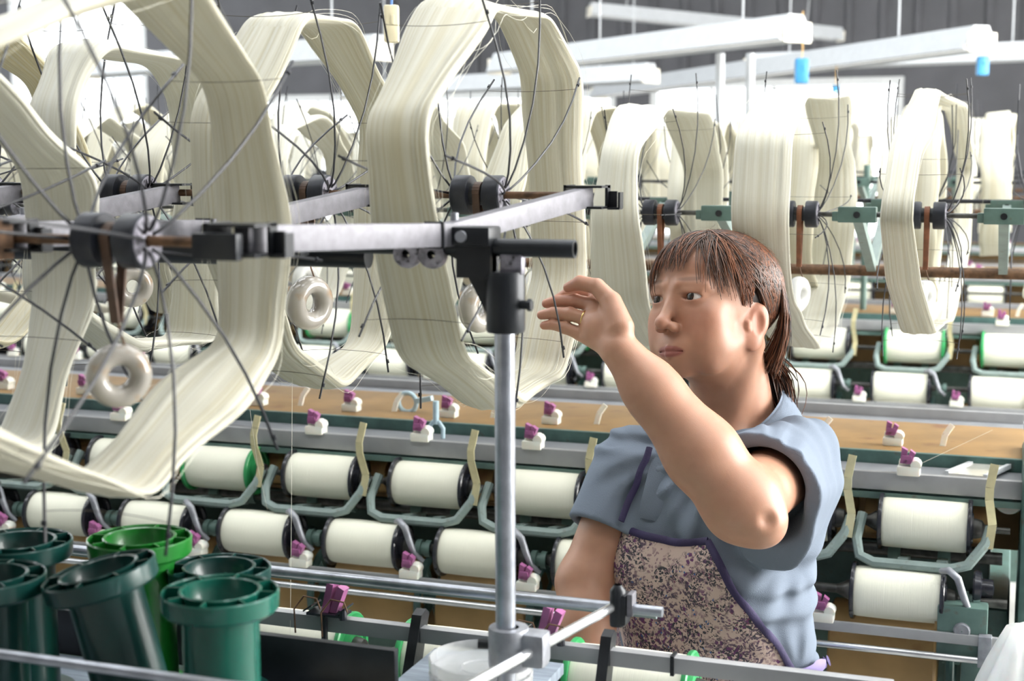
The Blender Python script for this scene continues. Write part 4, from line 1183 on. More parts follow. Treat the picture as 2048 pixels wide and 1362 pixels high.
# eyelids with an almond opening, eyeballs sit behind
for s in (-1, 1):
    H_((s*0.032, 0.0685, 0.0140), (0.022, 0.0125, 0.0110), k=0.010)
    H_((s*0.0135, 0.0735, 0.004), (0.010, 0.0095, 0.013), k=0.012)
    ER_ = HR@np.array([[math.cos(-s*0.38), -math.sin(-s*0.38), 0], [math.sin(-s*0.38), math.cos(-s*0.38), 0], [0, 0, 1]])
    H_((s*0.0320, 0.0685, 0.0), (0.0154, 0.0152, 0.0142), k=0.007)
    SK.cap(h(s*0.022, 0.0815, 0.0082), h(s*0.046, 0.0745, 0.0078), 0.0028, 0.0028, k=0.006)
    SK.ell(h(s*0.0330, 0.0830, -0.0008), (0.0168, 0.0105, 0.0045), ER_, op='sub', k=0.0014)
# lips
for s in (-1, 1):
    SK.cap(h(0, 0.0890, -0.0722), h(s*0.0235, 0.0770, -0.0755), 0.0038, 0.0014, k=0.004, tag='lip')
    SK.cap(h(0, 0.0872, -0.0805), h(s*0.0225, 0.0765, -0.0763), 0.0046, 0.0014, k=0.004, tag='lip')
    SK.cap(h(0, 0.0940, -0.0766), h(s*0.0265, 0.0800, -0.0758), 0.0010, 0.0009, op='sub', k=0.0018)
# ears
for s in (-1, 1):
    ER = HR@np.array([[math.cos(s*0.35), -math.sin(s*0.35), 0], [math.sin(s*0.35), math.cos(s*0.35), 0], [0, 0, 1]])
    SK.ell(h(s*0.0680, -0.010, -0.036), (0.0070, 0.0165, 0.030), ER, k=0.006)
    SK.ell(h(s*0.0735, -0.015, -0.027), (0.0058, 0.0150, 0.023), ER, k=0.004)
    SK.ell(h(s*0.0690, -0.006, -0.058), (0.0048, 0.0082, 0.0100), ER, k=0.012)
    SK.ell(h(s*0.0800, -0.008, -0.032), (0.0070, 0.0092, 0.0170), ER, op='sub', k=0.003)
    SK.cap(h(s*0.0700, 0.005, -0.040), h(s*0.0700, 0.005, -0.034), 0.0042, k=0.003)
# neck
NB = atD(1472, 838, 2.085)
SK.cap(h(0, -0.022, -0.055), NB, 0.054, 0.058, k=0.03)
SK.cap(h(0.052, -0.030, -0.060), NB+BR@np.array([0.012, 0.050, -0.01]), 0.013, 0.012, k=0.016)
SK.cap(h(-0.052, -0.030, -0.060), NB+BR@np.array([-0.012, 0.050, -0.01]), 0.013, 0.012, k=0.016)
# torso (under the clothes)
SHL = atD(1588, 925, 2.03); SHR = atD(1264, 938, 2.09)
def torso(S, g, k=0.04):
    S.ell(b(0, -0.005, 0.075), (0.150+g, 0.100+g, 0.150+g), BR, k=k)
    S.ell(b(0, 0.004, -0.08), (0.143+g, 0.108+g, 0.18+g), BR, k=k)
    S.ell(b(0, 0.0, -0.24), (0.158+g, 0.115+g, 0.13+g), BR, k=k)
    S.cap(SHL, NB+np.array([0, 0, -0.055]), 0.046+g, 0.040+g, k=k)
    S.cap(SHR, NB+np.array([0, 0, -0.055]), 0.046+g, 0.040+g, k=k)
    for s in (-1, 1): S.ell(b(s*0.068, 0.070, 0.020), (0.060+g, 0.052+g, 0.058+g), BR, k=k)
torso(SK, -0.013)
# raised left arm
ELB = atD(1484, 1008, 1.765); WRI = atD(1240, 700, 1.785)
SK.cap(SHL, ELB, 0.047, 0.046, k=0.03)
mid = ELB+(WRI-ELB)*0.33
SK.cap(ELB, mid, 0.047, 0.0445, k=0.02)
SK.cap(mid, ELB+(WRI-ELB)*0.75, 0.0455, 0.034, k=0.02)
SK.cap(ELB+(WRI-ELB)*0.72, WRI, 0.033, 0.0245, k=0.02)
SK.ell(atD(1528, 1050, 1.745), (0.026, 0.026, 0.026), k=0.025)
SK.ell(atD(1537, 1042, 1.712), (0.006, 0.006, 0.006), op='sub', k=0.012)
# hand: back of the hand, four fingers, thumb
def hp(x, y, d): return atD(x, y, d)
MCP = {'i': hp(1192, 592, 1.838), 'm': hp(1184, 612, 1.826), 'r': hp(1174, 640, 1.820), 'l': hp(1160, 668, 1.824)}
for kx, rr in (('i', 0.0098), ('m', 0.0102), ('r', 0.0098), ('l', 0.0090)):
    SK.cap(WRI+(MCP[kx]-WRI)*0.05, MCP[kx], 0.0170, rr, k=0.009)
SK.ell((WRI*1.3+MCP['m']+MCP['r'])/3.3, (0.022, 0.018, 0.020), k=0.012)
FING = {'i': [(1196, 590, 1.842), (1162, 582, 1.860), (1134, 588, 1.872), (1116, 597, 1.876)],
        'm': [(1190, 611, 1.826), (1150, 602, 1.838), (1116, 602, 1.848), (1093, 607, 1.853)],
        'r': [(1180, 640, 1.818), (1140, 628, 1.828), (1106, 626, 1.838), (1083, 630, 1.844)],
        'l': [(1164, 669, 1.822), (1130, 655, 1.829), (1106, 649, 1.836), (1088, 651, 1.841)]}
FR = {'i': (0.0090, 0.0085, 0.0078, 0.0062), 'm': (0.0096, 0.0090, 0.0081, 0.0063), 'r': (0.0092, 0.0087, 0.0079, 0.0061), 'l': (0.0086, 0.0079, 0.0071, 0.0055)}
FP = {}
for kx in 'imrl':
    P_ = [hp(*q) for q in FING[kx]]; FP[kx] = P_; r_ = FR[kx]
    for t in range(3): SK.cap(P_[t], P_[t+1], r_[t], r_[t+1], k=0.0012 if t else 0.0025)
    SK.ell(P_[1], (r_[1]*1.07,)*3, k=0.002)
TH = [hp(1240, 655, 1.785), hp(1222, 604, 1.800), hp(1194, 573, 1.812), hp(1160, 566, 1.826), hp(1136, 575, 1.836)]
for t, (ra, rb) in enumerate(((0.018, 0.0140), (0.0130, 0.0105), (0.0102, 0.0096), (0.0096, 0.0064))):
    SK.cap(TH[t], TH[t+1], ra, rb, k=0.008 if t == 0 else 0.002)
# right arm hanging
SR_E = atD(1168, 1165, 2.04); SR_W = atD(1192, 1395, 1.95)
SK.cap(SHR, SR_E, 0.044, 0.037, k=0.03)
SK.cap(SR_E, SR_E+(SR_W-SR_E)*0.35, 0.038, 0.036, k=0.02)
SK.cap(SR_E+(SR_W-SR_E)*0.3, SR_W, 0.037, 0.024, k=0.02)
RH = SR_W+np.array([0.0, -0.03, -0.05])
SK.cap(SR_W, RH, 0.024, 0.026, k=0.015)
for q in range(4):
    o_ = BR@np.array([(q-1.5)*0.017, 0.0, 0]); t1 = RH+o_+np.array([0, -0.012, -0.045]); t2 = t1+np.array([0.004, 0.004, -0.035+abs(q-1.3)*0.006])
    SK.cap(RH+o_*0.8, t1, 0.0105, 0.009, k=0.004); SK.cap(t1, t2, 0.009, 0.0068, k=0.003)
tq = RH+BR@np.array([-0.03, 0.02, 0.0])
SK.cap(RH+np.array([0, 0, 0.02]), tq, 0.014, 0.012, k=0.008); SK.cap(tq, tq+np.array([0, -0.012, -0.04]), 0.0115, 0.008, k=0.004)

lo = np.min([p[1]-p[2] for p in SK.p if p[3] == 'add'], 0)-0.02; hi = np.max([p[1]+p[2] for p in SK.p if p[3] == 'add'], 0)+0.02
FX = (-0.625, -0.345); FY = (1.70, 2.02); FZ = (HO[2]-0.12, 1.515)
xs = axis_steps(lo[0], hi[0], FX[0], FX[1], 0.0013, 0.0022)
ys_ = axis_steps(lo[1], hi[1], FY[0], FY[1], 0.0013, 0.0022)
zs_ = axis_steps(lo[2], hi[2], FZ[0], FZ[1], 0.0013, 0.0024)
SV, SF = polygonise(SK, xs, ys_, zs_)
SV = smooth_mesh(SV, SF, 2, 0.45)

# skin tones
loc = (SV-HO)@HR
col = np.tile(np.array([0.42, 0.222, 0.145]), (len(SV), 1))
def tint(mask, c): 
    global col
    m_ = np.clip(mask, 0, 1)[:, None]; col = col*(1-m_)+np.array(c)*m_
def blob(c, r, pw=1.0): 
    q = (loc-np.array(c))/np.array(r); return np.clip(1.4-np.sqrt((q*q).sum(1)), 0, 1)**pw
for s in (-1, 1):
    tint(0.40*blob((s*0.042, 0.066, -0.034), (0.028, 0.03, 0.025)), (0.42, 0.175, 0.12))
    tint(0.55*blob((s*0.072, -0.010, -0.036), (0.014, 0.022, 0.034)), (0.44, 0.155, 0.095))
    tint(0.55*np.clip(blob((s*0.032, 0.085, 0.0235), (0.019, 0.03, 0.0028))*1.3, 0, 1), (0.14, 0.075, 0.05))
    tint(0.55*blob((s*0.0315, 0.083, 0.0035), (0.016, 0.012, 0.0022)), (0.12, 0.06, 0.045))
    tint(0.30*blob((s*0.0315, 0.08, -0.004), (0.018, 0.014, 0.008)), (0.35, 0.16, 0.115))
tint(0.30*blob((0, 0.104, -0.040), (0.014, 0.014, 0.012)), (0.41, 0.16, 0.11))
lipm = np.clip(blob((0, 0.085, -0.0760), (0.0195, 0.020, 0.0066))*3.0, 0, 1)*(np.abs(loc[:, 0]) < 0.027)
tint(0.9*lipm, (0.25, 0.075, 0.065))
# fingertips a little redder
for kx in 'imrl':
    q = np.linalg.norm(SV-FP[kx][3], axis=1); tint(0.45*np.clip(1-q/0.02, 0, 1), (0.43, 0.165, 0.115))
q = np.linalg.norm(SV-TH[4], axis=1); tint(0.5*np.clip(1-q/0.045, 0, 1), (0.45, 0.155, 0.105))

m_ = bpy.data.materials.new('skin'); m_.use_nodes = True; nt = m_.node_tree; N = nt.nodes; L = nt.links
at = N.new('ShaderNodeVertexColor'); at.layer_name = 'skin_tone'
pb = N['Principled BSDF']
nz = N.new('ShaderNodeTexNoise'); nz.inputs['Scale'].default_value = 60; nz.inputs['Detail'].default_value = 4
tc = N.new('ShaderNodeTexCoord'); L.new(tc.outputs['Object'], nz.inputs['Vector'])
hv = N.new('ShaderNodeMix'); hv.data_type = 'RGBA'; hv.blend_type = 'MULTIPLY'; hv.inputs['Factor'].default_value = 0.35
rp = N.new('ShaderNodeValToRGB'); rp.color_ramp.elements[0].color = (0.80, 0.74, 0.70, 1); rp.color_ramp.elements[1].color = (1, 1, 1, 1)
rp.color_ramp.elements[0].position = 0.3; rp.color_ramp.elements[1].position = 0.65
L.new(nz.outputs['Fac'], rp.inputs['Fac']); L.new(at.outputs['Color'], hv.inputs['A']); L.new(rp.outputs[0], hv.inputs['B'])
L.new(hv.outputs['Result'], pb.inputs['Base Color'])
pb.inputs['Roughness'].default_value = 0.42; pb.inputs['Subsurface Weight'].default_value = 0.22
pb.inputs['Subsurface Radius'].default_value = (0.010, 0.004, 0.002); pb.inputs['Subsurface Scale'].default_value = 0.8
n2 = N.new('ShaderNodeTexNoise'); n2.inputs['Scale'].default_value = 900; L.new(tc.outputs['Object'], n2.inputs['Vector'])
bp = N.new('ShaderNodeBump'); bp.inputs['Strength'].default_value = 0.10; bp.inputs['Distance'].default_value = 0.001
L.new(n2.outputs['Fac'], bp.inputs['Height']); L.new(bp.outputs[0], pb.inputs['Normal'])
M_skin = m_

WB = np.array([BO[0], BO[1], 0.0])
woman = empty('person', WB, 'woman in grey-blue polo shirt and floral apron reaching up to touch a skein', 'person')
def W(name, me, parent=None):
    o = link(name, me, parent or woman)
    o.location = -Vector(WB) if parent is None else (0, 0, 0)
    return o
body = W('body', np_mesh('body', SV, SF, M_skin, col))
# eyes
M_eye = mat('eye_white', (0.62, 0.58, 0.55), 0.15, var=0.04, coat=0.5)
M_iris = mat('dark_iris', (0.018, 0.010, 0.007), 0.12, var=0.3, coat=0.6)
for s in (-1, 1):
    c = h(s*0.0320, 0.0685, 0.0)
    gz = h(s*0.0320-0.004, 0.17, 0.0)-c; gz /= np.linalg.norm(gz)
    Rg = V(*gz).to_track_quat('Z', 'Y').to_matrix()
    prof = [(0.0140*math.sin(a), 0.0140*math.cos(a)) for a in np.linspace(0.0, math.pi, 18)]
    mb = MB().lathe(prof, n=26); mb.v = [tuple(Rg@V(*q)+V(*c)) for q in mb.v]
    e = W('eye', mb.mesh('eye', M_eye, 80), body)
    prof = [(0.0144*math.sin(a), 0.0144*math.cos(a)) for a in np.linspace(0.0, 0.52, 8)]
    mb = MB().lathe(prof, n=26); mb.v = [tuple(Rg@V(*q)+V(*c)) for q in mb.v]
    W('iris', mb.mesh('iris', M_iris, 80), body)
# ring on the ring finger
c0, c1 = V(*FP['r'][0]), V(*FP['r'][1]); ax = (c1-c0).normalized(); cc = c0.lerp(c1, 0.30)
Rg = ax.to_track_quat('Z', 'Y').to_matrix()
mb = MB().torus((0, 0, 0), 0.0099, 0.0010, 'Z', 32, 8); mb.v = [tuple(Rg@V(*q)+cc) for q in mb.v]
M_gold = mat('gold', (0.80, 0.58, 0.22), 0.2, 1.0, var=0.05)
o = mb.build('finger_ring', M_gold, None, 80); setp(o, 'thin gold ring on the finger of the woman\'s raised hand', 'ring')

# ---- polo shirt
SH = Sdf()
torso(SH, 0.006, 0.035)
SH.ell(b(0.02, -0.01, -0.20), (0.170, 0.125, 0.10), BR, k=0.03)
armd = (ELB-SHL)/np.linalg.norm(ELB-SHL)
HEM = SHL+(ELB-SHL)*0.64
SH.cap(SHL-armd*0.01, SHL+(ELB-SHL)*0.92, 0.062, 0.080, k=0.035)
SH.cap(SHL+np.array([0, 0, -0.03]), atD(1545, 1085, 1.86), 0.05, 0.052, k=0.04)
def planecut(c, n, R):
    c = np.array(c); n = np.array(n)
    return lambda P: np.where(np.linalg.norm(P-c, axis=1) < R, (P-c)@n, -1.0)
rdir = (SR_E-SHR)/np.linalg.norm(SR_E-SHR)
HEMR = SHR+(SR_E-SHR)*0.56
SH.cap(SHR, SHR+(SR_E-SHR)*0.9, 0.055, 0.061, k=0.03)
SH.fun(lambda P: folds(P), BO, 2.0, 'disp')
# sleeve ends cut open, tube hollow inside
SLn = armd+0.25*np.array([0, 0, -1.0]); SLn /= np.linalg.norm(SLn)
def slv(c, n, a, bq, r0, r1):
    c = np.array(c); n = np.array(n); a = np.array(a); bq = np.array(bq); ab = bq-a; L2 = ab@ab
    def fn(P):
        q = P-a; t = np.clip((q@ab)/L2, 0, 1.6); d = q-t[:, None]*ab
        rad = np.sqrt((d*d).sum(1))
        pl = (c-P)@n                       # negative beyond the hem
        return np.maximum(pl, rad-(r0+(r1-r0)*t))
    return fn
SH.fun(slv(HEM, SLn, SHL, ELB, 0.10, 0.150), HEM+armd*0.09, 0.16, 'sub', 0.004)
SH.cap(SHL+(ELB-SHL)*0.38, SHL+(ELB-SHL)*1.2, 0.050, 0.066, 'sub', 0.008)
SH.cap(SHL+(ELB-SHL)*0.40+np.array([0, 0, -0.03]), atD(1538, 1080, 1.80), 0.036, 0.046, 'sub', 0.012)
SH.fun(slv(HEMR, rdir, SHR, SR_E, 0.075, 0.085), HEMR+rdir*0.09, 0.12, 'sub', 0.004)
SH.cap(SHR+(SR_E-SHR)*0.36, SHR+(SR_E-SHR)*1.2, 0.044, 0.050, 'sub', 0.008)
# neck opening
SH.cap(h(0, -0.03, -0.055), NB+np.array([0, 0, -0.03])+BR@np.array([0, 0.025, 0]), 0.060, 0.066, 'sub', 0.01)
SH.ell(NB+BR@np.array([0, 0.085, -0.04]), (0.028, 0.05, 0.07), BR, 'sub', 0.02)
# folds
def folds(P):
    q = (P-BO)@BR
    t = ((P-SHL)@armd)
    d = 0.0024*np.sin(48*q[:, 2]+28*q[:, 0]+9*np.sin(14*q[:, 0]))*np.clip(1-np.abs(q[:, 2]+0.02)/0.22, 0, 1)
    d += 0.0030*np.sin(70*(q[:, 0]*0.8+q[:, 2]*0.6)+6*np.sin(20*q[:, 2]))*np.clip((q[:, 0]+0.05)/0.12, 0, 1)
    d += 0.0035*np.sin(95*t+40*q[:, 2]+3*np.sin(30*q[:, 0]))*np.clip(1-np.linalg.norm(P-SHL, axis=1)/0.16, 0, 1)
    d += 0.0022*np.sin(130*q[:, 0]+60*q[:, 2]+2*np.sin(50*q[:, 2]))*np.clip(1-np.abs(q[:, 2]+0.16)/0.12, 0, 1)
    def fan(px_, py_, dd, n, amp, r0, r1, ph=0.0):
        A_ = atD(px_, py_, dd); w_ = P-A_; x_ = w_@RT; y_ = w_@UP; r = np.sqrt(x_*x_+y_*y_)+1e-6
        th = np.arctan2(y_, x_)
        return amp*(0.6*np.sin(n*th+ph+1.1*np.sin(23*r))+0.5*np.sin(0.57*n*th+2+ph+0.8*np.sin(17*r)))*np.clip((r-r0)/0.03, 0, 1)*np.clip((r1-r)/0.05, 0, 1)
    d += fan(1440, 915, 1.93, 21, 0.0046, 0.05, 0.175)*np.clip((0.118-((P-atD(1440, 915, 1.93))@RT))/0.05, 0, 1)
    d += fan(1600, 1075, 1.95, 14, 0.0034, 0.05, 0.26, 1.0)*np.clip((1.14-P[:, 2])/0.05, 0, 1)
    d += fan(1300, 900, 2.0, 13, 0.0036, 0.03, 0.16, 0.5)*(((P-BO)@BR)[:, 0] < 0.02)
    d += fan(1590, 1345, 2.0, 12, 0.0035, 0.02, 0.12, 0.3)
    return d
SH.fun(lambda P: (-0.30-((P-BO)@BR)[:, 2])+0*P[:, 0], BO, 2.0, 'int', 0.004)
lo = np.min([p[1]-p[2] for p in SH.p if p[3] == 'add'], 0)-0.02; hi = np.max([p[1]+p[2] for p in SH.p if p[3] == 'add'], 0)+0.02
CV, CF = polygonise(SH, *[np.arange(lo[i], hi[i]+0.003, 0.003) for i in range(3)])
CV = smooth_mesh(CV, CF, 2, 0.5)
M_shirt = mat('grey_blue_pique', (0.165, 0.197, 0.248), 0.85, var=0.07, vscale=8, bump=0.35, bscale=900, spec=0.2)
shirt = W('polo_shirt', np_mesh('polo_shirt', CV, CF, M_shirt))

# ---- rays from the photo onto a body surface (gives positions in space)
def trace(S, pix, d0=1.55, n=70, off=0.0, mx=2.35, S2=None):
    S = S2 or S
    pix = np.array(pix, float)
    R_ = np.array([ray(*p) for p in pix]); R_ /= np.linalg.norm(R_, axis=1)[:, None]
    t = np.full(len(pix), d0)
    for _ in range(n):
        d = S.ev(CAM+R_*t[:, None]); t = np.minimum(t+d*0.7, mx)
    P = CAM+R_*t[:, None]
    e = 1e-3
    G = np.stack([S.ev(P+np.eye(3)[i]*e)-S.ev(P-np.eye(3)[i]*e) for i in range(3)], 1)
    G /= np.linalg.norm(G, axis=1)[:, None]+1e-9
    return P+G*off, G, t < mx-1e-3
TS = Sdf(); torso(TS, 0.008, 0.035)
TS.ell(b(0.02, -0.01, -0.20), (0.170, 0.125, 0.10), BR, k=0.03)
TS.fun(folds, BO, 2.0, 'disp')

# ---- apron: bib panel draped on the shirt front
ny_, nx_ = 60, 50
yy = np.linspace(0, 1, ny_)
Lp = [(1045, 1237), (1065, 1212), (1090, 1204), (1150, 1205), (1250, 1212), (1362, 1224), (1430, 1230)]
Rp = [(1085, 1424), (1110, 1432), (1150, 1450), (1200, 1482), (1260, 1528), (1362, 1592), (1430, 1625)]
def ip(T, y): return np.interp(y, [q[0] for q in T], [q[1] for q in T])
pix = []
for i in range(ny_):
    for j in range(nx_):
        s_ = j/(nx_-1)
        ytop = 1045+(1085-1045)*s_+14*math.sin(math.pi*s_)
        y = ytop+(1425-ytop)*yy[i]
        pix.append((ip(Lp, y)+(ip(Rp, y)-ip(Lp, y))*s_, y))
AP, AG, ok = trace(TS, pix, off=0.0095)
q = (AP-BO)@BR
AP = AP+AG*(0.0022*np.sin(60*q[:, 0]+8*q[:, 2])*np.clip(-q[:, 2]/0.1, 0, 1))[:, None]
idx = np.arange(ny_*nx_).reshape(ny_, nx_)
for _ in range(14):
    g_ = AP.reshape(ny_, nx_, 3).copy(); g2 = g_.copy()
    g2[1:-1, 1:-1] = (g_[:-2, 1:-1]+g_[2:, 1:-1]+g_[1:-1, :-2]+g_[1:-1, 2:])/4
    g2[0, 1:-1] = (g_[0, :-2]+g_[0, 2:]+g_[0, 1:-1])/3; g2[1:-1, 0] = (g_[:-2, 0]+g_[2:, 0]+g_[1:-1, 0])/3; g2[1:-1, -1] = (g_[:-2, -1]+g_[2:, -1]+g_[1:-1, -1])/3
    AP = g2.reshape(-1, 3)
AF = np.stack([idx[:-1, :-1], idx[1:, :-1], idx[1:, 1:], idx[:-1, 1:]], -1).reshape(-1, 4)
m_ = bpy.data.materials.new('floral_apron_print'); m_.use_nodes = True; nt = m_.node_tree; N = nt.nodes; L = nt.links; pb = N['Principled BSDF']
tc = N.new('ShaderNodeTexCoord')
def speck(scale, lo_, hi_, seed):
    mp = N.new('ShaderNodeMapping'); mp.inputs['Location'].default_value = (seed, seed*2, seed*3); L.new(tc.outputs['Object'], mp.inputs['Vector'])
    nz = N.new('ShaderNodeTexNoise'); nz.inputs['Scale'].default_value = scale*0.35; nz.inputs['Detail'].default_value = 3
    L.new(mp.outputs[0], nz.inputs['Vector'])
    ad = N.new('ShaderNodeMix'); ad.data_type = 'RGBA'; ad.blend_type = 'LINEAR_LIGHT'; ad.inputs['Factor'].default_value = 0.012
    L.new(mp.outputs[0], ad.inputs['A']); L.new(nz.outputs['Color'], ad.inputs['B'])
    vr = N.new('ShaderNodeTexVoronoi'); vr.inputs['Scale'].default_value = scale; L.new(ad.outputs['Result'], vr.inputs['Vector'])
    rp = N.new('ShaderNodeValToRGB'); rp.color_ramp.elements[0].position = lo_; rp.color_ramp.elements[1].position = hi_
    rp.color_ramp.elements[0].color = (1, 1, 1, 1); rp.color_ramp.elements[1].color = (0, 0, 0, 1)
    L.new(vr.outputs['Distance'], rp.inputs['Fac'])
    ms = N.new('ShaderNodeTexNoise'); ms.inputs['Scale'].default_value = scale*0.12; L.new(mp.outputs[0], ms.inputs['Vector'])
    r2 = N.new('ShaderNodeValToRGB'); r2.color_ramp.elements[0].position = 0.46; r2.color_ramp.elements[1].position = 0.54; L.new(ms.outputs['Fac'], r2.inputs['Fac'])
    mu = N.new('ShaderNodeMath'); mu.operation = 'MULTIPLY'; L.new(rp.outputs[0], mu.inputs[0]); L.new(r2.outputs[0], mu.inputs[1])
    return mu.outputs[0]
cur = None
base = (0.52, 0.40, 0.35)
for (sc_, a_, c_, colr, seed) in ((150, 0.36, 0.42, (0.28, 0.19, 0.20), 1.0), (190, 0.42, 0.48, (0.11, 0.08, 0.11), 3.0), (120, 0.34, 0.40, (0.13, 0.05, 0.13), 5.0), (230, 0.42, 0.48, (0.05, 0.05, 0.06), 7.0), (90, 0.13, 0.16, (0.05, 0.11, 0.27), 9.0), (110, 0.16, 0.2, (0.16, 0.05, 0.10), 11.0)):
    mx = N.new('ShaderNodeMix'); mx.data_type = 'RGBA'
    L.new(speck(sc_, a_, c_, seed), mx.inputs['Factor'])
    if cur is None: mx.inputs['A'].default_value = (*base, 1)
    else: L.new(cur, mx.inputs['A'])
    mx.inputs['B'].default_value = (*colr, 1); cur = mx.outputs['Result']
L.new(cur, pb.inputs['Base Color']); pb.inputs['Roughness'].default_value = 0.8; pb.inputs['Specular IOR Level'].default_value = 0.2
M_apron = m_
AP2 = AP-AG*0.0018
nv = len(AP)
rim = list(idx[0, :])+list(idx[1:, -1])+list(idx[-1, -2::-1])+list(idx[-2:0:-1, 0])
side = np.array([[rim[i], rim[(i+1) % len(rim)], rim[(i+1) % len(rim)]+nv, rim[i]+nv] for i in range(len(rim))])
apron = W('apron', np_mesh('apron', np.vstack([AP, AP2]), np.vstack([AF, AF[:, ::-1]+nv, side]), M_apron))
M_pipe = mat('dark_purple_binding', (0.030, 0.022, 0.070), 0.75, var=0.15, bump=0.3, bscale=300)
def flat_tube(pts, nrm, w_, t_, n=8):
    """flattened ribbon along pts, nrm = surface normals"""
    vs_, fs = [], []; m = len(pts)
    for i in range(m):
        T = pts[min(i+1, m-1)]-pts[max(i-1, 0)]; T = T/np.linalg.norm(T); s_ = np.cross(T, nrm[i]); s_ /= np.linalg.norm(s_)+1e-9
        for k in range(n):
            a = 2*math.pi*k/n; vs_.append(pts[i]+s_*w_*math.cos(a)+nrm[i]*t_*math.sin(a))
    for i in range(m-1):
        for k in range(n): fs.append((i*n+k, i*n+(k+1) % n, (i+1)*n+(k+1) % n, (i+1)*n+k))
    return MB().add(vs_, fs+[tuple(range(n)), tuple((m-1)*n+k for k in range(n))])
e_top = idx[0, :]; e_r = idx[:, -1]; e_l = idx[:, 0]
for e in (e_top, e_r, e_l):
    W('apron_binding', flat_tube(AP[e]+AG[e]*0.0005, AG[e], 0.0055, 0.0022).mesh('apron_binding', M_pipe, 60), apron)
sp, sg, _ = trace(TS, [(1237+(1300-1237)*t, 1045+(905-1045)*t) for t in np.linspace(0, 1, 16)], off=0.005, S2=SH)
for _ in range(12): sp[1:-1] = (sp[:-2]+sp[2:]+sp[1:-1])/3
W('apron_strap', flat_tube(sp+sg*0.004, sg, 0.0048, 0.0016).mesh('apron_strap', M_pipe, 60), apron)
M_lav = mat('lavender_tie', (0.20, 0.16, 0.34), 0.7, var=0.1)
sp, sg, _ = trace(TS, [(1580+(1652-1580)*t, 1352+(1322-1352)*t) for t in np.linspace(0, 1, 12)], off=0.006)
W('apron_tie', flat_tube(sp, sg, 0.009, 0.003).mesh('apron_tie', M_lav, 60), apron)

# ---- collar, placket
cpts = []
nc = 40
for i in range(nc):
    a = math.radians(-152+304*i/(nc-1))         # 0 = back of the neck
    l_, f_ = math.sin(a), -math.cos(a)
    up_ = 0.052-0.062*(1-math.cos(a))/2 - 0.012*max(0, (abs(a)-1.6))
    st = NB+BR@np.array([0.066*l_, 0.064*f_+0.012, up_])
    rim_ = NB+BR@np.array([0.070*l_, 0.068*f_+0.012, up_+0.012])
    ow = 1.0+0.25*max(0, abs(a)-1.9)
    md = NB+BR@np.array([0.084*l_, 0.082*f_+0.012, up_+0.004-0.008])
    wg = NB+BR@np.array([0.106*l_*ow, 0.102*f_*ow+0.012, up_-0.036-0.010*max(0, abs(a)-1.7)])
    cpts.append([st-np.array([0, 0, 0.012]), rim_, md, wg, wg-0.003*(BR@np.array([l_, f_, 0.6])), md-0.004*(BR@np.array([l_, f_, 0.4])), rim_-np.array([0, 0, 0.004]) + 0.001*(BR@np.array([l_, f_, 0]))])
cp = np.array(cpts); mC = cp.shape[1]
cf = [(i*mC+k, i*mC+k+1, (i+1)*mC+k+1, (i+1)*mC+k) for i in range(nc-1) for k in range(mC-1)]
cm = MB().add(cp.reshape(-1, 3).tolist(), cf).mesh('collar', M_shirt, 70)
colo = W('collar', cm, shirt)
sd = colo.modifiers.new('soft', 'SUBSURF'); sd.levels = 1; sd.render_levels = 2
pp, pg, _ = trace(TS, [(1330, 905), (1318, 950), (1306, 1000), (1298, 1040)], off=0.002, S2=SH)
W('placket', flat_tube(pp, pg, 0.016, 0.0022).mesh('placket', M_shirt, 60), shirt)

# ---- trousers and shoes (below the picture)
TR = Sdf()
TR.ell(b(0, 0, -0.26), (0.158, 0.118, 0.11), BR, k=0.03)
for s in (-1, 1):
    hp_ = b(s*0.085, 0, -0.30); kn = b(s*0.09, 0.02, 0); kn[2] = 0.46; an = b(s*0.09, -0.01, 0); an[2] = 0.07
    TR.cap(hp_, kn, 0.088, 0.062, k=0.03); TR.cap(kn, an, 0.062, 0.052, k=0.02)
lo = np.min([p[1]-p[2] for p in TR.p], 0)-0.02; hi = np.max([p[1]+p[2] for p in TR.p], 0)+0.02
TV, TF = polygonise(TR, *[np.arange(lo[i], hi[i]+0.008, 0.008) for i in range(3)])
M_trs = mat('dark_trousers', (0.03, 0.032, 0.045), 0.8, var=0.15)
W('trousers', np_mesh('trousers', TV, TF, M_trs))
for s in (-1, 1):
    FS = Sdf(); a = b(s*0.09, -0.03, 0); a[2] = 0.036; c = b(s*0.10, 0.13, 0); c[2] = 0.028
    FS.cap(a, c, 0.038, 0.030, k=0.02); q = a.copy(); q[2] = 0.07; FS.cap(a, q, 0.038, 0.040, k=0.02)
    FS.fun(lambda P: -P[:, 2]+0.001, a, 1.0, 'int', 0.003)
    lo = np.minimum(a, c)-0.06; hi = np.maximum(a, c)+0.09
    fv, ff = polygonise(FS, *[np.arange(lo[i], hi[i], 0.006) for i in range(3)])
    W('shoe', np_mesh('shoe', fv, ff, M_bkplastic))

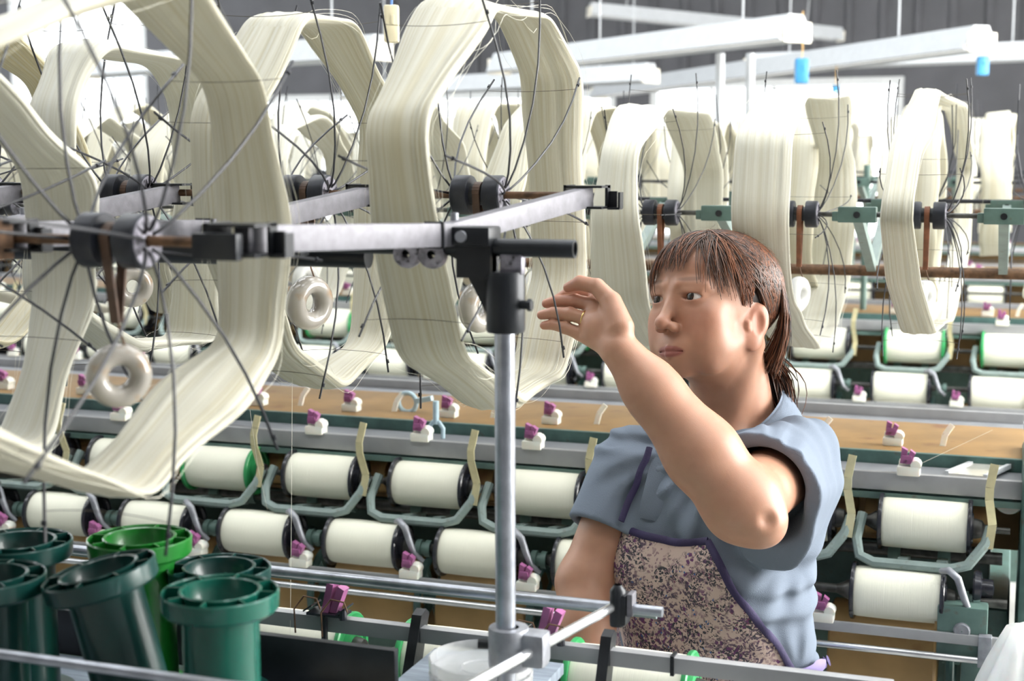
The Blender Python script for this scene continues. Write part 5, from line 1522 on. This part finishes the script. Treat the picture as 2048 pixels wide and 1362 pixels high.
# ---- hair
m_ = bpy.data.materials.new('brown_hair'); m_.use_nodes = True; nt = m_.node_tree; N = nt.nodes; L = nt.links; pb = N['Principled BSDF']
at = N.new('ShaderNodeVertexColor'); at.layer_name = 'skin_tone'
L.new(at.outputs['Color'], pb.inputs['Base Color']); pb.inputs['Roughness'].default_value = 0.38; pb.inputs['Specular IOR Level'].default_value = 0.5
pb.inputs['Anisotropic'].default_value = 0.4
M_hair = m_
HC = np.array([0, -0.014, 0.022]); HRAD = np.array([0.0775, 0.0965, 0.0785])
rg = np.random.default_rng(5)
hv, hf, hc = [], [], []
def strand(pts, r0, r1, c0, c1):
    """flat tapered lock (3-sided)"""
    base = len(hv); m = len(pts)
    for i in range(m):
        t = i/(m-1); T = pts[min(i+1, m-1)]-pts[max(i-1, 0)]; T = T/(np.linalg.norm(T)+1e-9)
        o_ = pts[i]-HC; o_ = o_/(np.linalg.norm(o_)+1e-9); s_ = np.cross(T, o_); s_ /= np.linalg.norm(s_)+1e-9; o_ = np.cross(s_, T)
        r = r0+(r1-r0)*t
        for k, (a_, b_) in enumerate(((1, -0.2), (0, 0.55), (-1, -0.2))):
            hv.append(pts[i]+s_*r*a_+o_*r*b_)
            hc.append(c0+(c1-c0)*t)
    for i in range(m-1):
        for k in range(3):
            k2 = (k+1) % 3; hf.append((base+i*3+k, base+i*3+k2, base+(i+1)*3+k2, base+(i+1)*3+k))
def onscalp(d, lift): 
    d = d/np.linalg.norm(d); return HC+d*HRAD*lift
def slerp(a, b_, t):
    a = a/np.linalg.norm(a); b_ = b_/np.linalg.norm(b_); w_ = math.acos(np.clip(a@b_, -1, 1)); 
    return (math.sin((1-t)*w_)*a+math.sin(t*w_)*b_)/max(math.sin(w_), 1e-6)
dark = np.array([0.026, 0.014, 0.010]); red = np.array([0.22, 0.075, 0.030]); brn = np.array([0.085, 0.038, 0.020])
KNOT = np.array([0.012, -0.098, -0.072])
def hcol():
    t = rg.uniform()**1.5; c = dark*(1-t)+brn*t
    if rg.uniform() < 0.30: c = brn*0.4+red*0.6
    return c
# 1. swept from the parting round the sides to the knot
for s in (-1, 1):
    for q in range(1400 if s > 0 else 600):
        u_ = rg.uniform()
        root = np.array([0.10+rg.uniform(-0.04, 0.04), 0.80-1.25*u_, 0.85-0.1*abs(u_-0.5)])
        side_h = rg.uniform(-0.34, 0.55)              # height at which it passes the ear
        midd = np.array([s*0.98, 0.10-0.75*rg.uniform(), side_h])
        if midd[1] > -0.35: midd[2] = max(midd[2], -0.26+0.35*(midd[1]+0.35))
        end = (KNOT-HC)/HRAD+rg.normal(0, 0.06, 3)
        lift = 1.0+rg.uniform(0.0, 0.075); pts = []
        for t in np.linspace(0, 1, 7): pts.append(onscalp(slerp(root, midd, t), lift))
        for t in np.linspace(0.16, 1, 6): pts.append(onscalp(slerp(midd, end, t), lift*(1-0.02*t)))
        c = hcol(); strand(np.array(pts), 0.0012, 0.0010, c, c*(1.0 if rg.uniform() < .6 else 1.5))
# 2. crown and back of the head
for q in range(900):
    a = rg.uniform(-math.pi, math.pi); root = np.array([0.3*math.cos(a), -0.15+0.5*math.sin(a), 0.95])
    end = (KNOT-HC)/HRAD+rg.normal(0, 0.10, 3)
    midd = np.array([rg.uniform(-0.9, 0.95), -0.75, rg.uniform(0.0, 0.6)]); lift = 1.0+rg.uniform(0, 0.08)
    pts = [onscalp(slerp(root, midd, t), lift) for t in np.linspace(0, 1, 6)]+[onscalp(slerp(midd, end, t), lift) for t in np.linspace(0.2, 1, 5)]
    c = hcol(); strand(np.array(pts), 0.0013, 0.0010, c, c)
# 3. fringe: locks falling over the forehead, parted to both sides
for q in range(480):
    s = 1 if rg.uniform() < 0.55 else -1
    root = np.array([0.06+s*rg.uniform(0.0, 0.30), 0.45+rg.uniform(-0.12, 0.1), 0.88])
    if s > 0: end = np.array([rg.uniform(0.40, 0.98), 0.72-0.55*rg.uniform(), rg.uniform(-0.20, 0.28)])
    else: end = np.array([-rg.uniform(0.22, 0.95), 0.90-0.35*rg.uniform(), rg.uniform(-0.25, 0.22)])
    if q % 4 == 0: end = np.array([rg.uniform(-0.25, 0.35), 1.0, rg.uniform(0.12, 0.35)])
    if end[0] > 0.45: end[2] = end[2]-0.12*(end[0]-0.45)
    lift = 1.02+rg.uniform(0.0, 0.07)
    fo = 0.10*math.sin(1)
    pts = []
    for t in np.linspace(0, 1, 10):
        p_ = onscalp(slerp(root, end, t), lift+0.10*t*max(0, 1-abs(end[0])*0.6)+0.05*math.sin(math.pi*t))
        pts.append(p_)
    c = hcol(); strand(np.array(pts), 0.0010, 0.0003, c, c*1.5)
# 4. side locks in front of and behind the ear
for q in range(320):
    root = np.array([0.35, 0.25+rg.uniform(-0.2, 0.2), 0.9]); front = rg.uniform() < 0.45
    end = np.array([1.0, (0.28 if front else -0.52)+rg.uniform(-0.10, 0.10), rg.uniform(-0.45, -0.05) if front else rg.uniform(-1.0, -0.5)])
    pts = [onscalp(slerp(root, end, t), 1.02+0.05*rg.uniform()+0.02*t) for t in np.linspace(0, 1, 9)]
    for i in range(1, 8): pts[i] = (pts[i-1]+pts[i]+pts[i+1])/3
    c = red*rg.uniform(0.5, 1.2) if rg.uniform() < .6 else hcol(); strand(np.array(pts), 0.0014, 0.0005, c, c*1.2)
# 5. ponytail hanging behind the collar
TAIL = [KNOT, KNOT+np.array([0.006, -0.018, -0.030]), KNOT+np.array([0.010, -0.026, -0.068]), KNOT+np.array([0.010, -0.040, -0.105]), KNOT+np.array([0.008, -0.062, -0.135])]
for q in range(420):
    o_ = rg.normal(0, 1, 3)*np.array([0.011, 0.010, 0.006]); fan = rg.normal(0, 1, 3)*np.array([0.010, 0.012, 0.010]); pts = []
    L_t = rg.uniform(0.7, 1.05)
    for t in np.linspace(0, 1, 10):
        x_ = t*L_t*4; i = min(int(x_), 3); pts.append(TAIL[i]+(TAIL[i+1]-TAIL[i])*(x_-i)+o_*(0.6+0.5*math.sin(math.pi*min(1, t*1.3)))+fan*t*t)
    c = hcol(); strand(np.array(pts), 0.0014, 0.0005, c, c*1.3)
# 6. hair behind the ear falling to the nape
for q in range(420):
    y0 = rg.uniform(-0.95, -0.42)
    root = np.array([0.5+0.3*rg.uniform(), y0*0.6, 0.75]); mid_ = np.array([0.88, y0, rg.uniform(-0.1, 0.2)])
    pts = [onscalp(slerp(root, mid_, t), 1.03+0.04*rg.uniform()) for t in np.linspace(0, 1, 6)]
    e_ = KNOT+np.array([0.030, 0.018, -0.010])+rg.normal(0, 0.007, 3)
    p0 = pts[-1]
    for t in np.linspace(0.2, 1, 5): pts.append(p0+(e_-p0)*t+np.array([0.010*math.sin(math.pi*t), -0.004*math.sin(math.pi*t), 0]))
    c = red*rg.uniform(0.5, 1.3) if rg.uniform() < .5 else hcol(); strand(np.array(pts), 0.0015, 0.0010, c, c*0.8)
# 7. loose flyaway hairs
for q in range(120):
    root = np.array([rg.uniform(-0.5, 0.7), rg.uniform(-0.9, 0.6), 0.8]); end = root+rg.normal(0, 0.5, 3); end[2] = rg.uniform(0.2, 0.9)
    pts = [onscalp(slerp(root, end, t), 1.05+0.10*t*rg.uniform(0.4, 1.3)) for t in np.linspace(0, 1, 6)]
    strand(np.array(pts), 0.0003, 0.0002, brn, red)
hvw = HO+np.array(hv)@HR.T
hair = W('hair', np_mesh('hair', hvw, np.array(hf), M_hair, np.array(hc)))
# scalp cap under the locks
cap = Sdf(); cap.ell(h(*HC), HRAD*0.985, HR, k=0.01)
cap.ell(h(0, 0.075, -0.035), (0.095, 0.072, 0.082), HR, 'sub', 0.012)
cap.ell(h(0, 0.02, -0.075), (0.12, 0.075, 0.07), HR, 'sub', 0.012)
lo = h(*HC)-0.11; hi = h(*HC)+0.11
kv, kf = polygonise(cap, *[np.arange(lo[i], hi[i], 0.004) for i in range(3)])
W('hair_cap', np_mesh('hair_cap', kv, kf, M_hair, np.tile(dark*0.9, (len(kv), 1))), hair)
